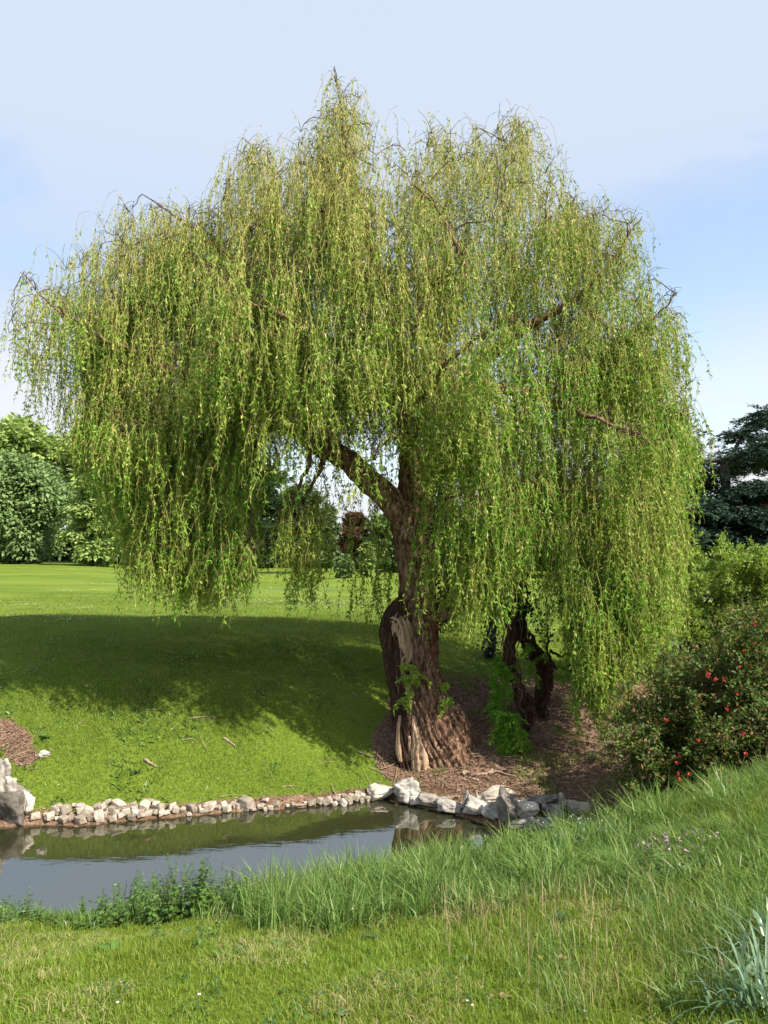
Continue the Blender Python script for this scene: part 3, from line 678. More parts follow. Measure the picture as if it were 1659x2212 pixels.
t1, db1 = stemtree('twisted_tree', 'gnarled little tree with a crooked double stem under the hanging willow curtain', 'tree',
 [[(1128, 1625, 0, 9), (1135, 1580, 0, 10), (1140, 1545, 0, 15), (1125, 1510, -.02, 19), (1115, 1475, -.03, 14), (1102, 1440, -.02, 17), (1100, 1400, 0, 14), (1108, 1360, .03, 16), (1102, 1320, .05, 20), (1095, 1270, .05, 18), (1092, 1200, .05, 14), (1090, 1120, .1, 9)],
  [(1160, 1575, .5, 22), (1172, 1545, .5, 18), (1170, 1500, .5, 19), (1176, 1465, .48, 21), (1168, 1425, .4, 20), (1145, 1395, .3, 19), (1128, 1360, .2, 19), (1112, 1325, .1, 19)],
  [(1120, 1345, .1, 12), (1128, 1310, .1, 12), (1130, 1260, .15, 10), (1140, 1180, .2, 6)],
  [(1178, 1440, .45, 5), (1182, 1400, .4, 3.5), (1184, 1350, .3, 3), (1180, 1290, .3, 2)],
  [(1184, 1412, .4, 3.5), (1200, 1440, .2, 3.5), (1240, 1450, .1, 3), (1290, 1480, -.1, 2.5), (1330, 1520, -.2, 1.5)],
  [(1200, 1440, .2, 3), (1260, 1436, .3, 2), (1320, 1445, .3, 1.5)], [(1190, 1405, .3, 3), (1215, 1418, .3, 3), (1235, 1405, .3, 2), (1270, 1400, .3, 1.5)],
  [(1135, 1545, -.05, 10), (1150, 1520, -.1, 8), (1140, 1500, -.1, 4)]],
 M['bark_dark'], [(1150, 1310, -.1, .10, .14, 260), (1105, 1290, -.1, .12, .2, 200), (1060, 1340, .3, .05, .25, 200), (1175, 1370, .1, .06, .12, 100), (1140, 1400, .2, .05, .08, 60)], 34, base_px=(1140, 1592))
a1, a2 = Acc(), Acc()
for (x, y, dd, n_, L_) in [(1085, 1545, -.3, 26, .45), (1105, 1550, -.35, 24, .45), (1118, 1590, -.35, 24, .4), (1085, 1590, -.3, 24, .4), (1100, 1600, -.3, 26, .35), (1090, 1450, -.05, 8, .5), (1075, 1420, 0, 9, .6), (1065, 1470, 0, 8, .6), (1070, 1520, 0, 8, .5), (1140, 1400, -.1, 4, .4), (1148, 1440, .1, 4, .4), (1168, 1420, .3, 3, .2)]:
    sprout(a1, a2, x, y, db1 + dd, n_, L_)
a1.build('foliage', M['willow_leaf'], t1); a2.build('twigs', M['willow_twig'], t1)
t2, db2 = stemtree('ivy_clad_trunk', 'thin dark ivy-covered trunk at the top of the brown bank', 'tree',
 [[(1062, 1425, 0, 15), (1060, 1400, 0, 11), (1062, 1360, 0, 9), (1066, 1310, 0, 8), (1068, 1240, 0, 7), (1072, 1150, 0, 5)]], M['bark_dark'],
 [(1061, 1400, -.05, .10, .14, 260), (1063, 1350, -.05, .06, .2, 240), (1066, 1290, -.05, .07, .2, 200)], base_px=(1062, 1424))

# ================================================================ stones round the pond
def ico(sub):
    bm = bmesh.new(); bmesh.ops.create_icosphere(bm, subdivisions=sub, radius=1)
    V = np.array([v.co[:] for v in bm.verts]); Fc = np.array([[v.index for v in f.verts] for f in bm.faces]); bm.free(); return V, Fc
ICO = {s: ico(s) for s in (3, 4, 5)}
def rock_mesh(sub, size, seed, boxy=.0, rough=.05, planes=12, soft=18):
    rg = np.random.default_rng(seed); V, Fc = ICO[sub]
    if boxy:
        Nn = np.vstack([np.eye(3), -np.eye(3), unit(rg.normal(size=(3, 3)))]); Nn = unit(Nn + rg.normal(size=Nn.shape) * .13); dd = np.concatenate([rg.uniform(.75, 1.0, 6), rg.uniform(1.0, 1.25, 3)])
    else:
        Nn = unit(rg.normal(size=(planes, 3))); dd = rg.uniform(.62, 1.0, planes)
        Nn = np.vstack([Nn, np.eye(3), -np.eye(3)]); dd = np.concatenate([dd, np.full(6, 1.0)])
    q = (V @ Nn.T) / dd[None]
    q = np.maximum(q, 1e-3)
    r = 1 / (np.sum(q ** soft, axis=1) ** (1 / soft))
    Pn = V * r[:, None]
    o = rg.uniform(0, 40)
    nz = fbm(Pn[:, 0] * 2.2 + o, Pn[:, 1] * 2.2, Pn[:, 2] * 2.2, 4)
    rid = 1 - np.abs(fbm(Pn[:, 0] * 1.6 + o + 9, Pn[:, 1] * 1.6, Pn[:, 2] * 3.0, 3))
    Pn = Pn * (1 + rough * nz + rough * .8 * rid)[:, None]
    return Pn * np.array(size)[None] * .5, Fc
def rot(V, rx, ry, rz):
    def Rm(a, i, j):
        m = np.eye(3); m[i, i] = m[j, j] = math.cos(a); m[i, j] = -math.sin(a); m[j, i] = math.sin(a); return m
    return V @ (Rm(rz, 0, 1) @ Rm(ry, 0, 2) @ Rm(rx, 1, 2)).T
def stone(name, px, py, w, h, mat, label, cat, group, seed, boxy=1, sub=3, depth=None, tilt=.18, rough=.05, shape=None, lift=0.0, planes=12, soft=18):
    """px,py = middle of the stone's foot in photo pixels; w,h its size in pixels"""
    p = hit(px, py, True); sc = p[1] / F
    W, Hh = w * sc, h * sc; D = depth * sc if depth else (W + Hh) * .55
    V, Fc = rock_mesh(sub, (W * 1.12, D, Hh * 1.25), seed, boxy, rough, planes, soft)
    rg = np.random.default_rng(seed + 999)
    V = rot(V, rg.normal() * tilt, rg.normal() * tilt, rg.normal() * tilt * 2)
    if shape: V = shape(V, W, D, Hh)
    zmin = V[:, 2].min(); V = V - [0, 0, zmin]
    c = np.array([p[0], p[1] + D * .25, p[2] - Hh * .16 + lift])
    o = mesh_np(name, V + c, Fc, mat, smooth=True, org=c)
    me = o.data
    tag(o, label, cat, group); return o

z3 = [(370, 490, 70, 45), (393, 466, 65, 35), (435, 420, 70, 60), (493, 442, 75, 60), (480, 502, 70, 38), (540, 492, 40, 35), (612, 508, 70, 50), (617, 442, 50, 50), (615, 398, 55, 40), (660, 463, 70, 60), (697, 490, 45, 35), (745, 416, 50, 45), (783, 418, 45, 40), (822, 390, 45, 35), (757, 480, 75, 60), (800, 460, 40, 45), (823, 437, 35, 40), (855, 430, 40, 50), (905, 413, 75, 55), (862, 488, 50, 35), (887, 457, 45, 35), (935, 470, 70, 35), (965, 437, 60, 45), (965, 402, 50, 30), (1020, 396, 40, 35), (1025, 436, 40, 40), (1037, 464, 45, 30), (1080, 447, 45, 30), (1108, 409, 75, 50), (1148, 372, 50, 30), (1187, 405, 45, 45), (1228, 416, 55, 50), (1145, 454, 60, 30), (1188, 457, 40, 35), (1080, 482, 50, 25), (1240, 470, 50, 35), (1282, 464, 40, 30), (1315, 413, 70, 50), (1347, 445, 45, 35), (1405, 424, 40, 40), (1465, 422, 70, 45), (1505, 428, 35, 35), (1545, 424, 45, 40), (1608, 424, 70, 45), (262, 485, 80, 50), (560, 400, 35, 30), (1005, 480, 50, 30), (1452, 460, 30, 25), (345, 462, 30, 30), (435, 490, 30, 25)]
z4 = [(257, 355, 40, 30), (300, 325, 50, 45), (325, 342, 55, 45), (385, 298, 35, 25), (370, 327, 40, 35), (405, 338, 45, 40), (465, 318, 105, 80), (525, 350, 40, 25), (580, 337, 45, 25), (598, 318, 40, 25), (620, 293, 50, 20), (655, 333, 45, 30), (703, 319, 45, 35), (618, 348, 30, 20), (790, 327, 25, 20), (825, 322, 50, 30), (888, 327, 50, 12), (927, 306, 30, 20), (977, 304, 60, 35), (1042, 293, 40, 40), (1098, 288, 65, 55), (1152, 268, 35, 30), (1187, 286, 50, 40), (1187, 248, 30, 25), (1228, 250, 40, 30), (1229, 304, 35, 35), (1265, 290, 55, 45), (1155, 304, 35, 30), (1278, 250, 45, 25), (1323, 266, 50, 50), (1327, 230, 40, 25), (1368, 245, 35, 40), (1403, 268, 40, 35), (1362, 276, 35, 30)]
CO = [((0 + x * .4219) / 1.5033, (2450 + y * .4219) / 1.5033, w * .4219 / 1.5033, h * .4219 / 1.5033, i in (1, 21, 26, 36, 47)) for i, (x, y, w, h) in enumerate(z3)]
CO += [((600 + x * .4219) / 1.5033, (2480 + y * .4219) / 1.5033, w * .4219 / 1.5033, h * .4219 / 1.5033, i in (14, 25)) for i, (x, y, w, h) in enumerate(z4)]
for i, (x, y, w, h, white) in enumerate(CO):
    big = i == 50 + 6; two = i == 3
    if big: lb = 'largest square grey stone in the row edging the far side of the pond'
    elif two: lb = 'big square stone set on the smaller ones near the left end of the pond edging'
    elif i == 1: lb = 'bright cream white stone near the left end of the pond edging, lit by the sun'
    else: lb = 'small rough squared pale stone in the edging along the far bank'
    st = stone('edging_stone', x, y + 2.5 + h * .5, w * .98, h * .93, M['rock_white'] if white else M['cobble'], lb, 'stone', 'pale stones edging the far side of the pond', 100 + i, 1, 4, tilt=.26, rough=.05, soft=40)

def pointed(V, W, D, Hh):
    t = np.clip((V[:, 2] / (Hh * 1.25) + .5), 0, 1)[:, None]
    V = V.copy(); V[:, :2] *= (1 - t * .8); return V
def z5(x, y, w, h): return ((1200 + x * .4521) / 1.5033, (2480 + y * .4521) / 1.5033, w * .3007, h * .3007)
RK = [
 ((75, 255, 175, 85), 'rock_white', 'broad whitish rock at the water just left of the upright block', {}, 'planes'),
 ((268, 268, 130, 130), 'rock', 'upright squared grey rock standing at the water below the willow trunk', {'boxy': 1}, ''),
 ((350, 283, 75, 50), 'rock', 'small grey rock leaning against the upright squared block', {}, ''),
 ((450, 305, 170, 55), 'rock', 'long low blue grey rock on the waterline below the curved stick', {}, ''),
 ((598, 345, 145, 75), 'rock', 'rounded blue grey rock between the fallen stick and the pointed rocks', {}, ''),
 ((703, 355, 85, 135), 'rock', 'tallest pointed rock shaped like a small peak at the water', {'shape': pointed}, ''),
 ((772, 315, 55, 80), 'rock', 'smaller pointed rock behind and right of the tallest peak', {'shape': pointed}, ''),
 ((790, 378, 130, 75), 'rock', 'sloping rock at the water below the two pointed rocks', {}, ''),
 ((895, 410, 110, 105), 'rock', 'jagged grey rock left of the dark upright rock', {}, ''),
 ((1000, 445, 120, 165), 'rock_dark', 'dark weathered upright rock on the waterline in the right-hand group', {}, ''),
 ((905, 300, 215, 80), 'rock_white', 'long pale slab lying on the soil behind the pointed rocks', {}, ''),
 ((1125, 400, 130, 110), 'rock_white', 'pale creamy rock behind the dark upright rock', {}, ''),
 ((1245, 372, 170, 62), 'rock_dark', 'dark overhanging slab above the hollow in the right-hand rocks', {'lift': .10}, ''),
 ((1340, 430, 120, 95), 'rock_dark', 'grey rock closing the hollow at the pond end', {}, ''),
 ((1195, 482, 340, 78), 'rock', 'long flat grey rock lying in the water at the right end of the pond', {'depth': 70}, ''),
 ((1375, 335, 90, 95), 'rock_white', 'white jagged rock on the soil above the pond end', {}, ''),
 ((1505, 362, 145, 60), 'rock_white', 'low white rock half buried in brown soil at the right', {}, ''),
 ((1340, 505, 75, 38), 'rock_dark', 'small wet dark stone in the water beside the tall grass', {}, ''),
 ((1135, 278, 45, 26), 'rock_white', 'small flat pale stone alone on the brown soil', {}, ''),
 ((1440, 505, 110, 30), 'rock', 'flat bluish stone at the waterline just right of the small wet stone', {}, ''),
]
for i, (q, mt, lb, kw, _) in enumerate(RK):
    x, y, w, h = z5(*q); y += 4; w *= 1.02 if i < 2 else 1.2; h *= .88 if i < 2 else 1.05; kw = dict(kw); kw.setdefault('boxy', 0)
    if 'depth' in kw: kw['depth'] = 40
    stone('rock', x, y, w, h, M[mt], lb, 'rock', 'rocks around the right end of the pond', 400 + i, sub=5, tilt=.12, rough=.15, planes=13, soft=26, **kw)
for i, (x, y, w, h, mt, lb) in enumerate([
 (14, 1778, 60, 48, 'rock_dark', 'big dark rock at the far left with its foot in the water'), (10, 1745, 66, 34, 'rock_dark', 'big pale-topped rock resting on the dark one at the far left of the pond'),
 (54, 1764, 32, 38, 'rock_white', 'light rock at the right edge of the big left-hand rock group'), (4, 1695, 26, 42, 'rock', 'rounded grey rock at the left edge of the photo above the big group'),
 (10, 1712, 30, 20, 'rock_white', 'small white stone just under the rounded rock at the left edge'), (-30, 1760, 70, 80, 'rock', 'rock cut by the left edge of the photo beside the big group'),
 (90, 1642, 22, 13, 'rock_white', 'flat pale stone at the foot of the bare soil patch on the left bank')]):
    stone('rock', x, y, w, h, M[mt], lb, 'rock', 'rocks at the left end of the pond', 600 + i, 0, 5, tilt=.16, rough=.18, planes=9, soft=36, depth=w * .6)

# ================================================================ fallen sticks
def stick(pts, r, label, name='fallen_stick', mat='stick', lift=.015, side=()):
    P = []
    for (x, y) in pts:
        p = hit(x, y, True); p = p + [0, 0, lift]; P.append(p)
    org = P[0]; acc = Acc(); Q = resample(np.array(P), 8 * len(P)); Q = Q + R.normal(size=Q.shape) * r * .15
    tube(acc, Q, np.linspace(r, r * .45, len(Q)), 8)
    for a in side:
        P2 = [hit(x, y, True) + [0, 0, lift] for x, y in a]; Q = resample(np.array(P2), 16); tube(acc, Q, np.linspace(r * .7, r * .3, len(Q)), 6)
    o = acc.build(name, M[mat], None, True, org); tag(o, label, 'stick', 'fallen sticks on the bank'); return o
def s5(x, y): return ((1200 + x * .4521) / 1.5033, (2480 + y * .4521) / 1.5033)
stick([s5(665, 88), s5(700, 68), s5(735, 98), s5(790, 90), s5(850, 78), s5(885, 55), s5(870, 75), s5(960, 80), s5(1045, 100)][:6], .026, 'thick bleached crooked branch lying on the brown soil in front of the willow roots', side=[[s5(850, 78), s5(920, 72), s5(985, 88), s5(1045, 98)]])
stick([s5(650, 262), s5(590, 268), s5(530, 290), s5(495, 320), s5(470, 345)], .012, 'thin curved tan stick hanging over the rocks into the water', lift=.03)
def s7(x, y): return (x * .7517 / 1.5033, (2200 + y * .7517) / 1.5033)
stick([s7(628, 370), s7(650, 378), s7(676, 397)], .022, 'short pale broken stick lying on the sunlit bank left of centre')
stick([s7(968, 275), s7(990, 285), s7(1018, 308)], .018, 'short tan stick on the bank at the edge of the tree shadow')
stick([s7(785, 280), s7(820, 276), s7(840, 282), s7(858, 292)], .009, 'slim bent twig on the grass between the two short sticks')
stick([s7(825, 185), s7(870, 180), s7(935, 184)], .012, 'straight grey stick lying in the willow shadow on the bank')
stick([s7(1215, 482), s7(1255, 480), s7(1290, 488)], .006, 'thin dry twig on the grass just above the edging stones', side=[[s7(1250, 480), s7(1265, 495), s7(1282, 510)]])
stick([s7(1540, 325), s7(1600, 345), s7(1640, 350)], .010, 'dry grey stick on bare soil left of the willow base')
stick([(1225, 1480), (1250, 1500), (1262, 1512)], .01, 'dark little branch on the shaded brown bank')

# ================================================================ grass and ground litter
M['grass_far'] = leafmat('grass_far', [(.078, .135, .014), (.13, .20, .022), (.185, .245, .033), (.24, .265, .06), (.10, .165, .018)], .3, .5, .3, .8, (.85, .9, .8))
M['grass_near'] = leafmat('grass_near', [(.09, .18, .012), (.15, .245, .02), (.21, .285, .03), (.125, .21, .018), (.25, .28, .06), (.11, .19, .018)], .3, .5, .3, 1.3, (.9, .85, .7))
M['grass_tall'] = leafmat('grass_tall', [(.08, .155, .03), (.12, .21, .045), (.19, .28, .06), (.10, .18, .04), (.25, .31, .08)], .35, .42, .35)
M['straw'] = leafmat('straw', [(.34, .28, .13), (.45, .38, .2), (.25, .19, .09)], .25, .6)
M['litter'] = leafmat('litter', [(.16, .10, .065), (.28, .19, .12), (.09, .055, .04), (.38, .28, .19), (.05, .03, .025)], .05, .8, .2)
M['white_petal'] = leafmat('white_petal', [(.75, .75, .72), (.8, .78, .78)], .2)
def scatter(n, x0, x1, y0, y1, cond, rng=R):
    X = rng.uniform(x0, x1, n); Y = rng.uniform(y0, y1, n)
    k = np.abs(X) < .56 * Y + 1.2; X, Y = X[k], Y[k]
    k = cond(X, Y); return X[k], Y[k]
def stuff(acc, name, mat, label, cat='grass'):
    o = acc.build(name, mat); tag(o, label, cat, kind='stuff'); return o
# far bank lawn blades
def c_far(X, Y):
    s = sdf(X, Y); dm = dirtmask(X, Y)
    return (s > .10) & (Y > ymid(X) + .1) & (R.random(len(X)) > dm * 1.1 + .0)
X, Y = scatter(270000, -8, 4.5, 7.6, 15.5, c_far)
acc = Acc(); n = len(X); nz = fbm(X * .9, Y * .9, 2.2, 3)
blades(acc, np.stack([X, Y, H(X, Y) - .004], -1), R.uniform(.025, .06, n) * (1 + .5 * nz), R.uniform(.004, .008, n), R.uniform(.1, .8, n), R.uniform(0, 2 * PI, n))
X, Y = scatter(60000, -11, 9, 15, 24, lambda x, y: x == x); n = len(X)
blades(acc, np.stack([X, Y, H(X, Y) - .004], -1), R.uniform(.02, .045, n), R.uniform(.008, .015, n), R.uniform(.2, .8, n), R.uniform(0, 2 * PI, n))
stuff(acc, 'lawn_grass', M['grass_far'], 'short green grass covering the far bank and lawn')
# weeds and longer tufts on the far bank
X, Y = scatter(9000, -8, 4.0, 7.8, 12.5, lambda x, y: c_far(x, y) & (fbm(x * 1.3, y * 1.3, 5.5, 3) > .15)); n = len(X); acc = Acc()
P0 = np.stack([X, Y, H(X, Y)], -1); P0 = np.repeat(P0, 4, 0) + R.normal(size=(n * 4, 3)) * [.02, .02, .003]
l_ = R.uniform(.03, .085, n * 4); az = R.uniform(0, 2 * PI, n * 4)
leaves(acc, P0, unit(np.stack([np.cos(az), np.sin(az), R.uniform(.1, 1.2, n * 4)], -1)), l_, l_ * .3)
stuff(acc, 'bank_weeds', M['grass_tall'], 'broad-leaved weeds dotted through the grass of the far bank', 'weeds')
# litter on the soil
def c_dirt(X, Y): return (R.random(len(X)) < dirtmask(X, Y)) & (sdf(X, Y) > .05)
X, Y = scatter(120000, -6, 7.5, 7.6, 12.6, c_dirt); n = len(X); acc = Acc(); az = R.uniform(0, 2 * PI, n)
l_ = R.uniform(.015, .06, n)
leaves(acc, np.stack([X, Y, H(X, Y) + .004], -1), unit(np.stack([np.cos(az), np.sin(az), R.uniform(-.1, .6, n)], -1)), l_, l_ * R.uniform(.12, .45, n), N=np.array([0, -.3, 1]))
stuff(acc, 'leaf_litter', M['litter'], 'dry brown leaves and chips strewn over the soil', 'leaf litter')
X, Y = scatter(60000, -1, 7, 8, 12.4, lambda x, y: (dirtmask(x, y) > .3) & (sdf(x, y) > .25) & (fbm(x * 1.6, y * 1.6, 8.1, 3) > .42)); n = len(X); acc = Acc()
blades(acc, np.stack([X, Y, H(X, Y)], -1), R.uniform(.03, .08, n), R.uniform(.006, .010, n), R.uniform(.2, .9, n), R.uniform(0, 2 * PI, n))
stuff(acc, 'soil_grass', M['grass_far'], 'thin scattered grass growing on the brown soil')
tw = Acc(); X, Y = scatter(3400, -6, 7, 7.8, 12.4, lambda x, y: (sdf(x, y) > .1) & (R.random(len(x)) < .06 + .5 * dirtmask(x, y)))
for x, y in zip(X, Y):
    a = R.uniform(0, PI); l = R.uniform(.05, .28); P3 = np.array([[x + math.cos(a) * l * t, y + math.sin(a) * l * t, 0] for t in (-.5, 0, .5)]); P3[:, :2] += R.normal(size=(3, 2)) * .012; P3[:, 2] = H(P3[:, 0], P3[:, 1]) + R.uniform(.008, .03)
    tube(tw, P3, np.array([.004, .0035, .002]) * R.uniform(.6, 1.5), 4, cap=False)
stuff(tw, 'twig_litter', M['stick'], 'small dry twigs lying on the soil and bank', 'twigs')
# foreground lawn
def c_near(X, Y):
    return (sdf(X, Y) > .0) & (Y < ymid(X) + .2) & (Y > 2.9)
X, Y = scatter(430000, -5.6, 6.2, 2.9, 8.4, c_near); n = len(X); acc = Acc(); nz = fbm(X * 1.1, Y * 1.1, 4.2, 3)
right = sstep(X, .8, 2.2)
hgt = R.uniform(.025, .06, n) * (1 + .5 * nz) * (1 + 1.3 * right)
blades(acc, np.stack([X, Y, H(X, Y) - .004], -1), hgt, R.uniform(.0025, .0045, n) * (1 + .3 * right), R.uniform(.1, .9, n), R.uniform(0, 2 * PI, n))
stuff(acc, 'foreground_grass', M['grass_near'], 'short yellow-green turf in the foreground')
# clover and other small broad leaves knitted into the turf
acc2 = Acc(); X, Y = scatter(26000, -4.4, 5, 3.0, 7.6, lambda x, y: c_near(x, y) & (fbm(x * 2.2, y * 2.2, 31.1, 3) > .42)); n = len(X); az = R.uniform(0, 2 * PI, n); l_ = R.uniform(.010, .028, n)
leaves(acc2, np.stack([X, Y, H(X, Y) + R.uniform(.005, .04, n)], -1), unit(np.stack([np.cos(az), np.sin(az), R.uniform(-.1, .6, n)], -1)), l_, l_ * .75, N=np.array([0, 0, 1]))
acc3 = Acc(); X, Y = scatter(60000, -4.4, 5, 3.0, 7.6, lambda x, y: c_near(x, y) & (fbm(x * 1.4, y * 1.4, 41.1, 3) > .25)); n = len(X)
blades(acc3, np.stack([X, Y, H(X, Y) + .004], -1), R.uniform(.02, .06, n), R.uniform(.002, .004, n), R.uniform(.9, 1.8, n), R.uniform(0, 2 * PI, n))
# straw-coloured tufts
acc = Acc()
tX, tY = scatter(900, -3.5, 4, 3.0, 6.0, lambda x, y: c_near(x, y) & (fbm(x * 1.5, y * 1.5, 1.1, 3) > .0))
k = 34; X = np.repeat(tX, k) + R.normal(size=len(tX) * k) * .05; Y = np.repeat(tY, k) + R.normal(size=len(tX) * k) * .04; n = len(X)
kk = R.random(n) < .55; X, Y = X[kk], Y[kk]; n = len(X)
blades(acc, np.stack([X, Y, H(X, Y)], -1), R.uniform(.03, .085, n), R.uniform(.002, .004, n), R.uniform(.3, 1.2, n), R.uniform(0, 2 * PI, n))
stuff(acc, 'dry_grass', M['straw'], 'dry straw-coloured tufts in the foreground turf')
# tall grass belt along the near water edge, and the rough right-hand mound
def belt(X, Y):
    s = sdf(X, Y); a, b = 829.5 + F * X / Y, s
    lim = np.interp(a, [0, 500, 600, 900, 1250, 1500, 1659], [.3, .45, 1.7, 2.1, 2.2, 1.5, .8])
    return c_near(X, Y) & (s < lim + .6 * fbm(X * 2.3, Y * 2.3, 7.7, 3) + R.exponential(.18, len(X))) & (s > .02)
acc = Acc(); X, Y = scatter(60000, -4.5, 3.6, 4.6, 8.2, belt)
cl = fbm(X * 3.1, Y * 3.1, 6.1, 3); a = 829.5 + F * X / Y; s = sdf(X, Y)
keep = R.random(len(X)) < np.interp(a, [0, 450, 560, 1000, 1150, 1659], [.28, .25, .95, .9, .5, .25]) * (.5 + .9 * (cl > -.1)); X, Y, cl, a, s = X[keep], Y[keep], cl[keep], a[keep], s[keep]; n = len(X)
hh = np.interp(a, [0, 450, 580, 700, 950, 1100, 1300, 1659], [.16, .16, .34, .38, .33, .26, .18, .16]) * np.interp(s, [0, .5, 1.5, 2.4], [.85, 1, .7, .45])
az = np.where(R.random(n) < .5, R.normal(size=n) * .9 + .3, R.uniform(0, 2 * PI, n))
blades(acc, np.stack([X, Y, H(X, Y) - .01], -1), hh * R.uniform(.45, 1.25, n) * (1 + .3 * cl), R.uniform(.005, .011, n), R.uniform(.05, .85, n), az, 1.3)
# big loose clumps that break up the belt
tX, tY = scatter(2600, -2.2, 3.6, 4.8, 8.0, lambda x, y: c_near(x, y) & (sdf(x, y) < 2.3) & (829.5 + F * x / y > 540)); tX, tY = tX[:150], tY[:150]
k = 46; cx_ = np.repeat(tX, k); cy_ = np.repeat(tY, k); hh_ = np.repeat(R.uniform(.2, .46, len(tX)), k); X = cx_ + R.normal(size=len(cx_)) * .045; Y = cy_ + R.normal(size=len(cx_)) * .04; n = len(X)
blades(acc, np.stack([X, Y, H(X, Y) - .01], -1), hh_ * R.uniform(.5, 1.1, n), R.uniform(.006, .012, n), R.uniform(.1, 1.0, n), np.arctan2(Y - cy_, X - cx_) + R.normal(size=n) * .4, 1.3)
# scattered longer blades over the mound at right
X, Y = scatter(70000, .6, 6.2, 3.2, 8.2, lambda x, y: c_near(x, y) & (fbm(x * 1.8, y * 1.8, 3.9, 3) > -.25)); keep = R.random(len(X)) < sstep(X / Y, .12, .32); X, Y = X[keep], Y[keep]; n = len(X)
blades(acc, np.stack([X, Y, H(X, Y) - .01], -1), R.uniform(.07, .21, n), R.uniform(.003, .006, n), R.uniform(.1, 1, n), R.uniform(0, 2 * PI, n), 1.2)
X, Y = scatter(105000, .2, 6.2, 3.2, 8.2, lambda x, y: c_near(x, y) & (fbm(x * 1.5, y * 1.5, 21.3, 3) > .12) & ((y > 4.6) | (x / y > .36))); keep = R.random(len(X)) < sstep(X / Y, .06, .25) * .8; X, Y = X[keep], Y[keep]; n = len(X)
blades(acc, np.stack([X, Y, H(X, Y) - .01], -1), R.uniform(.08, .20, n), R.uniform(.006, .012, n), R.uniform(.1, 1, n), R.uniform(0, 2 * PI, n), 1.2)
stuff(acc, 'tall_grass', M['grass_tall'], 'tall fresh green grass along the near edge of the pond')
# straw seed stalks
acc = Acc(); X, Y = scatter(5200, .3, 5.2, 3.2, 8.2, lambda x, y: c_near(x, y) & (fbm(x * .9, y * .9, 9.9, 3) > .1)); n = len(X)
blades(acc, np.stack([X, Y, H(X, Y)], -1), R.uniform(.1, .24, n), R.uniform(.002, .005, n), R.uniform(.0, .5, n), R.uniform(0, 2 * PI, n))
for (px_, py_) in [(72, 1975), (170, 1975), (232, 1965), (330, 1960), (375, 1955), (388, 1950), (500, 1950), (545, 1960), (595, 1955), (35, 1980), (110, 1980), (300, 1965), (700, 1930), (560, 1965)]:
    p = hit(px_, py_ + 6); P = resample([p, p + [.02, 0, .17], p + [.03 + R.normal() * .03, 0, R.uniform(.25, .42)]], 8); tube(acc, P, .0018, 4, cap=False)
    e = P[-1]; k = 16; q = e - np.outer(R.random(k), [0, 0, .05]) + R.normal(size=(k, 3)) * .003
    leaves(acc, q, unit(np.stack([R.normal(size=k) * .3, R.normal(size=k) * .3, np.ones(k)], -1)), .014, .005)
stuff(acc, 'seed_stalks', M['straw'], 'thin dry seed stalks standing above the waterside grass')
# daisies (white flower heads) in the turf and far lawn
acc = Acc()
spots = [hit(*p) for p in [(252, 2185), (1010, 1895 + 280), (862, 1905 + 260), (1022, 2150), (430, 2050 + 90), (128, 2150)]]
def nearflowers(): return [hit(*p) for p in [(254, 2187), (1010, 2178), (1021, 2192), (430, 2165), (1568, 1985), (1573, 1992), (1264, 2222 - 20), (1455, 2100)]]
for p in nearflowers():
    a = np.arange(14) * 2 * PI / 14; leaves(acc, np.repeat(p[None] + [0, 0, .03], 14, 0), unit(np.stack([np.cos(a), np.sin(a), 0 * a + .25], -1)), .009, .004, N=np.array([0, 0, 1]))
X, Y = scatter(26000, -13, 12, 11.8, 34, lambda x, y: (fbm(x * .45, y * .8, 2.7, 4) > .33) & ((dirtmask(x, y) < .2))); n = len(X)
a = R.uniform(0, 2 * PI, n)
leaves(acc, np.stack([X, Y, H(X, Y) + .035], -1), unit(np.stack([np.cos(a), np.sin(a), 0 * a + .2], -1)), .022, .016, N=np.array([0, 0, 1]))
stuff(acc, 'daisies', M['white_petal'], 'tiny white daisies scattered over the lawn', 'flowers')

# ================================================================ waterside plants
M['nettle'] = leafmat('nettle', [(.045, .10, .018), (.075, .155, .025), (.11, .20, .035), (.06, .12, .03)], .25, .45, .4)
M['stem_green'] = leafmat('stem_green', [(.10, .15, .04), (.12, .12, .05)], .1)
M['dark_leaf'] = leafmat('dark_leaf', [(.03, .075, .02), (.05, .11, .03), (.075, .14, .045)], .25, .4, .4)
M['iris_leaf'] = leafmat('iris_leaf', [(.12, .20, .11), (.17, .26, .15), (.09, .16, .08), (.22, .32, .20)], .25, .35, .5)
M['blue_petal'] = leafmat('blue_petal', [(.20, .25, .42), (.28, .33, .5)], .2)
M['purple_petal'] = leafmat('purple_petal', [(.38, .16, .34), (.45, .25, .4)], .2)
def nettle_stem(la, sa, p, h, L, rng=R, lean=.15):
    top = p + np.array([rng.normal() * lean * h, rng.normal() * lean * h, h]); Q = resample([p, (p + top) / 2 + rng.normal(size=3) * .01, top], 6)
    tube(sa, Q, np.linspace(.003, .0015, 6), 4, cap=False)
    k = max(4, int(h / .028)); t = np.linspace(.15, 1, k)
    for i, u in enumerate(t):
        b = p + (top - p) * u; a0 = i * PI / 2 + rng.normal() * .3; l = L * (1.15 - .75 * u)
        for s_ in (0, PI):
            d = unit(np.array([math.cos(a0 + s_), math.sin(a0 + s_), rng.uniform(-.35, .45)]))
            leaves(la, b[None], d[None], np.array([l]), np.array([l * .52]), N=np.array([[0, 0, 1.0]]))
